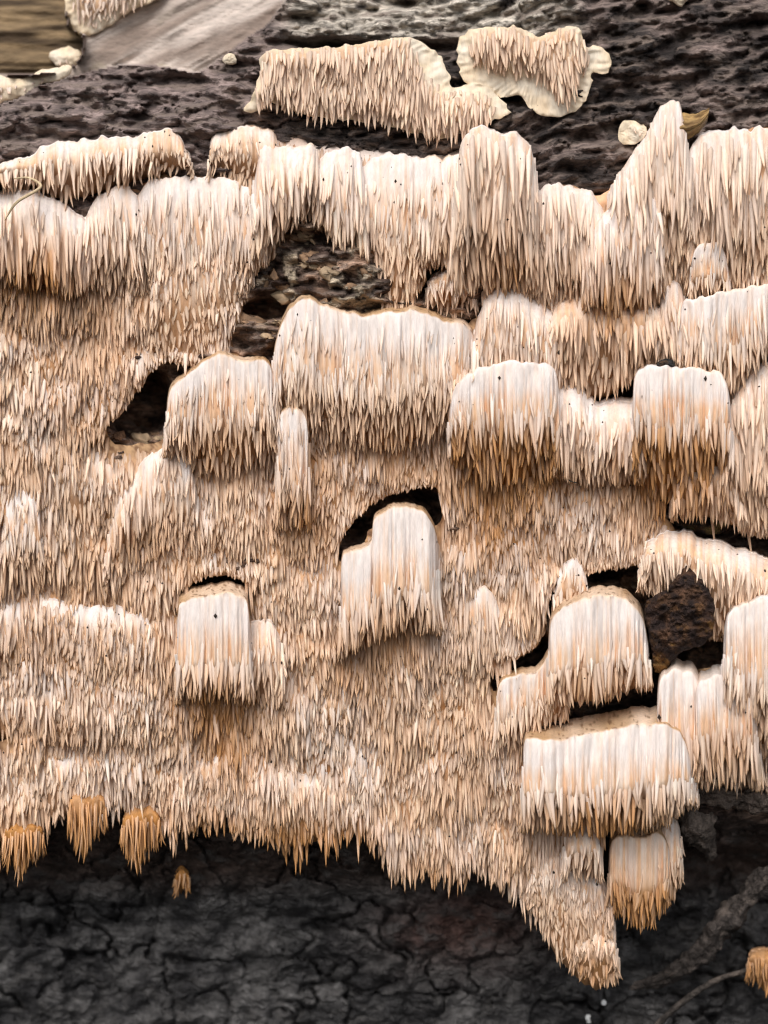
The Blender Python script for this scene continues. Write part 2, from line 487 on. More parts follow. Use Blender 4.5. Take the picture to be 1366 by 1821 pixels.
    V2 = np.stack([(B - CX) * K, -(prof_d + wob) * K, (CY - prof_y) * K], -1).reshape(-1, 3)
    mesh_obj('heartwood', V2, [grid_faces(*A.shape)], np.tile([0.05, 0.035, 0.028], (len(V2), 1)), M_BARK, root)
    return root, D


LOG, LOG_D = build_log()


def log_depth(x, y):
    i = np.clip(((np.asarray(y) + 280) / LSTEP).astype(int), 0, lx.shape[0] - 1)
    j = np.clip(((np.asarray(x) + 330) / LSTEP).astype(int), 0, lx.shape[1] - 1)
    return LOG_D[i, j]


# ------------------------------------------------------------------ spines
SIDES = 6
RT = np.array([0.0, 0.35, 0.68, 0.88])
RR = np.array([1.0, 0.88, 0.56, 0.26])


def spines_geo(root, dirv, L, r, bend, bendx, cb, cm, ct, flat=0.75):
    """root, dirv (N,3) in photo pixels; returns (N,25,3) px verts and colours"""
    N = len(root)
    d = dirv / np.linalg.norm(dirv, axis=1, keepdims=True)
    f = np.tile(np.array([0., 0., 1.]), (N, 1))
    s = np.cross(d, f); s /= np.linalg.norm(s, axis=1, keepdims=True) + 1e-9
    f = np.cross(s, d)
    V = np.zeros((N, 25, 3)); C = np.zeros((N, 25, 3))
    a = np.arange(SIDES) / SIDES * 2 * math.pi + math.pi / 6
    for k in range(4):
        t = RT[k]
        c = root + d * (L * t)[:, None] + f * (bend * t * t)[:, None] + s * (bendx * t * t)[:, None]
        for j in range(SIDES):
            V[:, k * 6 + j] = c + s * (np.cos(a[j]) * r * RR[k])[:, None] + f * (np.sin(a[j]) * r * RR[k] * flat)[:, None]
        col = cb + (cm - cb) * min(1, t / 0.6) if t <= 0.6 else cm + (ct - cm) * ((t - 0.6) / 0.4) ** 1.3
        C[:, k * 6:k * 6 + 6] = col[:, None, :]
    V[:, 24] = root + d * L[:, None] + f * bend[:, None] + s * bendx[:, None]
    C[:, 24] = ct
    return V, C


_q = []
for k in range(3):
    for j in range(SIDES):
        j2 = (j + 1) % SIDES
        _q.append((k * 6 + j, k * 6 + j2, k * 6 + 6 + j2, k * 6 + 6 + j))
SQ = np.array(_q)
ST = np.array([(18 + j, 18 + (j + 1) % SIDES, 24) for j in range(SIDES)])


def spine_mesh(name, V, C, parent, mat=None, kind=None):
    N = len(V)
    off = (np.arange(N) * 25)[:, None, None]
    vv = V.reshape(-1, 3)
    o = mesh_obj(name, P(vv[:, 0], vv[:, 1], vv[:, 2]), [(SQ[None] + off).reshape(-1, 4), (ST[None] + off).reshape(-1, 3)], C.reshape(-1, 3), mat or M_SPINE, parent)
    if kind: o['kind'] = kind
    return o


class SpineSet:
    """collects spines of one thing; the biggest become parts, the rest one mass"""
    def __init__(self):
        self.V = []; self.C = []; self.score = []; self.owner = []

    def add(self, V, C, score, owner=None):
        if len(V) == 0: return
        self.V.append(V); self.C.append(C); self.score.append(score); self.owner += [owner] * len(V)

    def flush(self, root, limit, mass_label=None):
        if not self.V: return
        V = np.concatenate(self.V); C = np.concatenate(self.C); sc = np.concatenate(self.score)
        order = np.argsort(-sc)
        big = [i for i in order[:limit] if sc[i] > 0]
        for i in big:
            spine_mesh('spine', V[i:i + 1], C[i:i + 1], self.owner[i] or root)
        rest = np.ones(len(V), bool); rest[big] = False
        if rest.any():
            o = spine_mesh('spine_mass', V[rest], C[rest], root, kind='stuff')
            if mass_label: o['label'] = mass_label
        return V


def spine_cols(n, white, brown, st, seed=0.0, tint=None):
    """white, brown, st arrays 0..1 -> base, mid, tip colours"""
    u = rng.random((n, 1))
    white = np.asarray(white)[:, None] if np.ndim(white) else np.full((n, 1), white)
    brown = np.asarray(brown)[:, None] if np.ndim(brown) else np.full((n, 1), brown)
    st = np.asarray(st)[:, None] if np.ndim(st) else np.full((n, 1), st)
    b = lerp(CREAM, WHITE, white)
    m = lerp(lerp(PEACH, CREAM, 0.35 + 0.5 * u), WHITE, white * 0.55)
    t = lerp(lerp(CREAM, PEACH, u), TAN, np.clip(brown * (0.55 + 0.7 * rng.random((n, 1))), 0, 1))
    v = 1 + 0.36 * (rng.random((n, 1)) - 0.6)
    st = np.clip(st * (0.6 + 0.8 * rng.random((n, 1))), 0, 1)
    b = lerp(b, STAIN * 1.35, st * 0.75); m = lerp(m, STAIN * 1.2, st * 0.9); t = lerp(t, STAIN, st)
    return np.clip(b * v, 0, .86), np.clip(m * v, 0, .86), np.clip(t * v, 0, .86)


# ------------------------------------------------------------------ lobes: curtains, knobs, pillars
COVER = {}


def lobe(name, top, bottom, out, parent, spset, d0=None, fs=0.5, p=None, rise=0.0, white=0.6, brown=0.5, topcol='white', taper=0.0, Ls=48, rs=4.2, dens=1.0,
         tilt=0.0, score=1.0, flute=3.0, mat=None, stn=0.0, under=0.22, label=None, lean=0.085, bare=None, ramp=None, solid=None):
    solid = (name in ('knob', 'pillar', 'stub', 'shelf', 'peg')) if solid is None else solid
    if p is None: p = 3.0 if solid else 5.5
    if bare is None: bare = (0.30 if name in ('stub', 'pillar') or out > 90 else 0.12) if solid else 0.06
    if ramp is None: ramp = 0.92 if solid else (0.5 if top[len(top) // 2][1] < 420 else 0.22)
    T = smooth(top, False, 10)
    _, plen = resample(T, 50)
    chord = plen + 1.2 * out
    nc = int(np.clip(chord / (1.7 if name in ('knob', 'pillar', 'stub', 'shelf', 'peg') else 2.4), 24, 300))
    # crowd the columns towards the ends, where the face turns away
    u = 0.5 - 0.5 * np.cos(np.linspace(0, math.pi, nc)) * (0.72 + 0.28 * np.cos(np.linspace(0, math.pi, nc)) ** 2)
    Tq, _ = resample(T, 400)
    tx = np.interp(u * 399, np.arange(400), Tq[:, 0]); ty = np.interp(u * 399, np.arange(400), Tq[:, 1])
    ty = ty + (6.0 if solid else 9.0) * fbm(tx / 15, ty / 40, 3, out) + (0 if solid else 7.0) * fbm(tx / 45, ty / 90, 2, out + 3)
    if np.ndim(bottom):
        b = np.array(bottom, float); by = np.interp(tx, b[:, 0], b[:, 1])
    else:
        by = np.full(nc, float(bottom))
    h = np.maximum(by - ty, 24)
    prof = np.clip(1 - np.abs(2 * u - 1) ** p, 0, 1) ** (1 / 2.2)
    if d0 is None:
        base = crust_base(tx, ty + 0.4 * h)
        base = np.convolve(np.pad(base, 6, mode='edge'), np.ones(13) / 13, 'valid')
    else:
        base = d0(tx, ty + 0.3 * h) if callable(d0) else np.full(nc, float(d0))
    bul = out * prof * (1 + 0.06 * fbm(tx / 45, ty / 300, 2, out * 1.7))
    # gentle folds down the face
    bul = bul + 0.15 * out * fbm(tx / 42 + out, tx * 0, 3, 4.0) * prof + (5.0 * fbm(tx / 15, tx * 0, 2, out) * prof if solid else 0)
    rows_y, rows_d, rows_k = [], [], []
    R = min(5.0, 0.25 * out + 2) if solid else 3.0
    vf = np.linspace(0, 1, 17)
    rampf = lambda v: ramp + (1 - ramp) * np.sin(min(v, 1) * math.pi / 2) ** 0.8

    def row(dy, dd, k):
        rows_y.append(ty + dy); rows_d.append(dd); rows_k.append(k)
    row(-rise * prof - 2, base - 22, 0.0)
    for t in (0.1, 0.22, 0.34, 0.46, 0.58, 0.7, 0.8, 0.9):
        row(-rise * prof * (1 - t) ** 1.3, base - 6 + (bul * ramp - R + 6) * t, 0.0)
    row(0.6, base + bul * ramp - R * 0.55, 0.04); row(2.6, base + bul * ramp - R * 0.2, 0.08); row(R * 0.8, base + bul * ramp, 0.1)
    nf = 16
    for i in range(1, nf + 1):
        v = i / nf
        row(R * 0.8 + (h * fs - R * 0.8) * v, base + bul * rampf(v) * (1 + tilt * v), 0.1 + 0.4 * v)
    nu = 12
    for i in range(1, nu + 1):
        v = i / nu
        dd = bul * (1 + tilt) * (under + (1 - under) * np.cos(v * math.pi / 2) ** 0.9)
        row(h * fs + (h - h * fs) * v, base + dd, 0.5 + 0.5 * v)
    row(h * 1.02 + 8, base - 22, 1.0)
    Yg = np.array(rows_y); Dg = np.array(rows_d); Kg = np.array(rows_k)[:, None] * np.ones(nc)
    Xg = np.tile(tx, (len(Yg), 1))
    cxm = 0.5 * (tx[0] + tx[-1])
    tp = taper * sstep(0.4, 1.0, Kg)
    Xg = Xg + (cxm - Xg) * tp
    # flutes: spines fused into the face
    arc = np.r_[0, np.cumsum(np.hypot(np.diff(tx), np.diff(bul)))]
    ph = arc / 2.7
    wav = np.abs(np.sin(ph[None, :] + 0.9 * fbm(arc / 22, arc * 0, 2, out)[None, :] * 3 + 0.6 * fbm(arc[None, :] / 12, Yg / 60, 2, 6.0)))
    big = fbm(arc[None, :] / 13, Yg / 130, 3, 2.0 + out)
    wav = wav ** 0.6
    gdep = np.clip(0.9 + 2.2 * fbm(arc / 9, arc * 0, 2, 51. + out), 0.15, 2.2)[None, :] * sstep(0.08, 0.40, Kg + 0.10 * fbm(arc / 11, arc * 0, 2, 3.)[None, :])
    Dg = Dg - (6.5 if solid else 3.0) * gdep * (1 - wav)
    amp = flute * sstep(0.06, 0.22, Kg)
    Dg = Dg + amp * 2.2 * big + 1.3 * fbm(Xg / 9, Yg / 9, 2, 3.3) * (Kg < 0.06)
    # colour
    n1 = fbm(Xg / 60, Yg / 60, 3, 19.0)[..., None]; n2 = fbm(arc[None, :, None] / 5, Yg[..., None] / 110, 3, 29.0)
    wf = np.clip(white * (1.25 - 1.3 * sstep(0.15, 0.55, Kg[..., None])) + 0.35 * n1, 0, 1)
    C = lerp(lerp(PEACH, CREAM, np.clip(0.5 + 1.1 * n2, 0, 1)), WHITE, np.clip(wf + 0.55 * n2, 0, 1))
    C = lerp(C, OCHRE_SHADE, 0.8 * sstep(0.5, .8, Kg[..., None]))
    pits = sstep(0.32, 0.5, fbm(Xg / 7, Yg / 7 + Dg / 9, 2, 71.0))[..., None]
    if topcol == 'brown':
        tc = lerp(lerp(CREAM, CRUSTBROWN, np.clip(0.75 + 1.2 * n1, 0, 1)), np.array([0.2, 0.1, 0.045]), pits * .8)
        C = lerp(C, tc, sstep(0.12, 0.05, Kg[..., None] + 0.03 * n1))
    else:
        C = lerp(C, lerp(WHITE, CREAM, np.clip(0.25 + n1 + .3 * pits, 0, 1)), sstep(0.12, 0.05, Kg[..., None]))
    s_ = np.clip(stain(Xg, Yg) * 0.9 + stn * (sstep(0.4, 1, Kg) if stn < 1 else .85), 0, 1)[..., None] * (sstep(0.3, 0.6, Kg[..., None]) if stn < 1 else 1.0)
    C = lerp(C, STAIN * 1.2, s_)
    V = P(Xg, Yg, Dg).reshape(-1, 3)
    o = mesh_obj(name, V, [grid_faces(*Xg.shape)], C.reshape(-1, 3), mat or M_FUN, parent)
    if label: o['label'] = label
    # record where the crust behind is covered
    COVER.setdefault('pts', []).append((Xg, Yg, Dg))
    # spines over the face and underside
    arc_n = arc[-1] / (2.0 * rs * 0.97) * dens
    vis_h = float(np.mean(h))
    nv = max(3, int(vis_h * (1 - bare) / 12.0 * dens))
    un, vn = np.meshgrid(np.arange(int(arc_n)), np.arange(nv))
    a_ = ((un + 0.5 * (vn % 2) + rng.uniform(-.35, .35, un.shape)) / arc_n * arc[-1]).ravel()
    kq = (bare + (0.98 - bare) * (vn + rng.uniform(-.45, .45, vn.shape) + .5) / nv).ravel()
    keep = (kq > 0.085) & (rng.random(kq.shape) < lerp(0.45 if solid and bare > .2 else 0.8, 1.0, sstep(0.3, 0.55, kq)))
    a_, kq = a_[keep], kq[keep]
    ci = np.interp(a_, arc, np.arange(nc)); ki = np.interp(kq, np.array(rows_k) + np.arange(len(rows_k)) * 1e-6, np.arange(len(rows_k)))
    c0 = np.clip(ci.astype(int), 0, nc - 2); r0 = np.clip(ki.astype(int), 0, len(rows_k) - 2)
    fc = ci - c0; fr = ki - r0

    def bil(G):
        return (G[r0, c0] * (1 - fc) + G[r0, c0 + 1] * fc) * (1 - fr) + (G[r0 + 1, c0] * (1 - fc) + G[r0 + 1, c0 + 1] * fc) * fr
    rx, ry, rd = bil(Xg), bil(Yg), bil(Dg)
    n = len(rx)
    if n == 0: return o
    front = 1 - sstep(0.42, 0.62, kq)
    clump = fbm(rx / 18, ry / 60, 2, 91.0)
    L = Ls * rng.uniform(0.6, 1.3, n) * (1 + (0.30 if solid else 0.40) * front) * (1 + 0.5 * clump)
    r = (0.88 if solid else 1.0) * rs * rng.uniform(0.65, 1.25, n) * (1 + 0.12 * front)
    L = np.minimum(L, np.maximum(np.interp(rx, np.sort(tx), by[np.argsort(tx)]) + 24 - ry, 22) * rng.uniform(0.85, 1.1, n))
    slope_ = bil(np.gradient(Dg, axis=0) / np.maximum(np.gradient(Yg, axis=0), 1.0))
    dirv = np.stack([rng.normal(0, .055, n) + 0.06 * clump + 0.03 * fbm(rx / 50, ry / 50, 2, 1.), np.ones(n), lean + np.clip(slope_, 0, .7) * (kq > .1) + rng.normal(0.02, .05, n) + 0.06 * (1 - front)], -1)
    rootp = np.stack([rx, ry, rd - r * lerp(0.8, 1.2, front)], -1)
    wv = np.clip(white * front * 1.0 + 0.25 * fbm(rx / 50, ry / 50, 2, 19.), 0, 1)
    br = np.clip(brown * (0.35 + 0.9 * (1 - front)), 0, 1)
    sv = np.clip(1.25 * stain(rx, ry + L * .5) + stn * ((1 - front) if stn < 1 else 1), 0, 1)
    cb, cm, ct = spine_cols(n, wv, br, sv)
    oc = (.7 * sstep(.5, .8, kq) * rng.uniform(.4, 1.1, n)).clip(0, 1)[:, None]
    cb = lerp(cb, OCHRE_SHADE, oc)
    Vs, Cs = spines_geo(rootp, dirv, L, r, rng.normal(0.5, 2.6, n), rng.normal(0, 3.6, n), cb, cm, ct)
    tipx = rx; ok = (tipx > 8) & (tipx < 1358) & (ry > 8) & (ry < 1800)
    sc = np.where(ok & (kq > 0.3) & (kq < 0.66), L * r * score * (0.35 + prof[c0]), 0)
    spset.add(Vs, Cs, sc, o)
    return o


# ------------------------------------------------------------------ sheets with a traced outline
def sheet(name, poly, depth_fn, col_fn, parent, mat, step=2.0, skirt=14.0, holes=()):
    polys = [poly] + list(holes)
    x0, y0 = poly.min(0) - step; x1, y1 = poly.max(0) + step
    X, Y = np.meshgrid(np.arange(x0, x1 + step, step), np.arange(y0, y1 + step, step))
    d, nx, ny = nearest(polys, X, Y)
    m = inside(poly, X, Y)
    for hpoly in holes:
        m &= ~inside(hpoly, X, Y)
    sd = np.where(m, d, -d)
    out_ = (~m) & (d < step * 1.45)
    X = np.where(out_, nx, X); Y = np.where(out_, ny, Y); sdc = np.where(out_, 0.0, sd)
    ok = (m | out_).ravel()
    D = depth_fn(X, Y, np.maximum(sdc, 0))
    C = col_fn(X, Y, np.maximum(sdc, 0))
    F, used = keep_faces(grid_faces(*X.shape), ok)
    xx, yy, dd = X.ravel()[used], Y.ravel()[used], D.ravel()[used]
    cc = C.reshape(-1, 3)[used]
    # skirt: edges used once
    E = np.concatenate([F[:, [0, 1]], F[:, [1, 2]], F[:, [2, 3]], F[:, [3, 0]]])
    key = np.sort(E, 1); key = key[:, 0] * len(xx) + key[:, 1]
    uq, inv, cnt = np.unique(key, return_inverse=True, return_counts=True)
    be = E[cnt[inv] == 1]
    bv = np.unique(be)
    mp = np.full(len(xx), -1); mp[bv] = len(xx) + np.arange(len(bv))
    xs = np.r_[xx, xx[bv]]; ys = np.r_[yy, yy[bv]]; ds = np.r_[dd, dd[bv] - skirt]
    cs = np.vstack([cc, cc[bv] * 0.9])
    SF = np.stack([be[:, 1], be[:, 0], mp[be[:, 0]], mp[be[:, 1]]], -1)
    return mesh_obj(name, P(xs, ys, ds), [F, SF], cs, mat, parent)


def spine_field(spset, X, Y, depth_fn, owner=None, Ls=36, rs=3.6, white=0.3, brown=0.6, lean=0.10, score=0.0, embed=0.5, spread=0.06, extra_st=0.0, lenfn=None, dirx=None, avoid=None, ochre_shade=0.0):
    n = len(X)
    if n == 0: return
    D = depth_fn(X, Y)
    cl = fbm(X / 22, Y / 55, 2, 91.0)
    L = Ls * (0.6 + 0.8 * rng.beta(1.6, 1.6, n)) * (1 + 0.5 * cl)
    if lenfn is not None: L = L * lenfn
    r = rs * rng.uniform(0.7, 1.3, n)
    dx = rng.normal(0, spread, n) + 0.09 * cl + 0.07 * fbm(X / 70, Y / 70, 2, 5.)
    if dirx is not None: dx = dx + dirx
    grad = (depth_fn(X, Y + 12) - depth_fn(X, Y - 6)) / 18.0
    dirv = np.stack([dx, np.ones(n), lean + np.clip(grad, -.05, .8) + rng.normal(0, .09, n)], -1)
    if avoid:
        for it in range(5):
            tx_, ty_ = X + dx * L, Y + L
            bad = np.zeros(n, bool)
            for h_ in avoid: bad |= inside(h_, tx_, ty_ - 7)
            L = np.where(bad, L * .72, L)
        bad = np.zeros(n, bool)
        for h_ in avoid: bad |= inside(h_, X + dx * L, Y + L - 9)
        L = np.where(bad, 3.0, L)
    root = np.stack([X, Y, D - r * embed], -1)
    cb, cm, ct = spine_cols(n, white, brown, np.clip(1.25 * stain(X, Y + .4 * L) + extra_st, 0, 1))
    if ochre_shade: cb = lerp(cb, OCHRE_SHADE, (ochre_shade * rng.uniform(.4, 1.1, n)).clip(0, 1)[:, None])  # dark bases: brown pigment plus painted shade between the spines
    V, C = spines_geo(root, dirv, L, r, rng.normal(1, 2.4, n), rng.normal(0, 2.4, n), cb, cm, ct)
    ok = (X > 8) & (X < 1358) & (Y > 8) & (Y < 1790)
    spset.add(V, C, np.where(ok, L * r * score, 0), owner)


# ------------------------------------------------------------------ the main fungus
FUN = thing('spine_fungus', 'large cream and peach crust of hanging spines spread over the log face', 'fungus', P(683, 1480, -30))
SS = SpineSet()


def crust_d(X, Y, sd):
    return crust_depth(X, Y) - 9 * np.exp(-sd / 7)


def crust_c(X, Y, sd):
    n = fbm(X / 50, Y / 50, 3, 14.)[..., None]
    c = lerp(PEACH, OCHRE_SHADE, np.clip(.55 + n, 0, 1))  # sheet between spines browned, with gap shade painted in
    c = lerp(c, WHITE, np.clip(.8 * np.exp(-((X - 640) / 420) ** 2 - ((Y - 275) / 40) ** 2)[..., None], 0, 1))
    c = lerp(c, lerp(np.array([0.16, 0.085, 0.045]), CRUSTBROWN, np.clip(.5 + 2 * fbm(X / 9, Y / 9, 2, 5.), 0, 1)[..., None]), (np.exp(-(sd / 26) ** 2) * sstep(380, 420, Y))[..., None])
    return lerp(c, STAIN * 1.2, 0.85 * stain(X, Y)[..., None])


sheet('crust', MAIN_POLYS[0], crust_d, crust_c, FUN, M_FUN, 4.0, 30, MAIN_POLYS[1:])

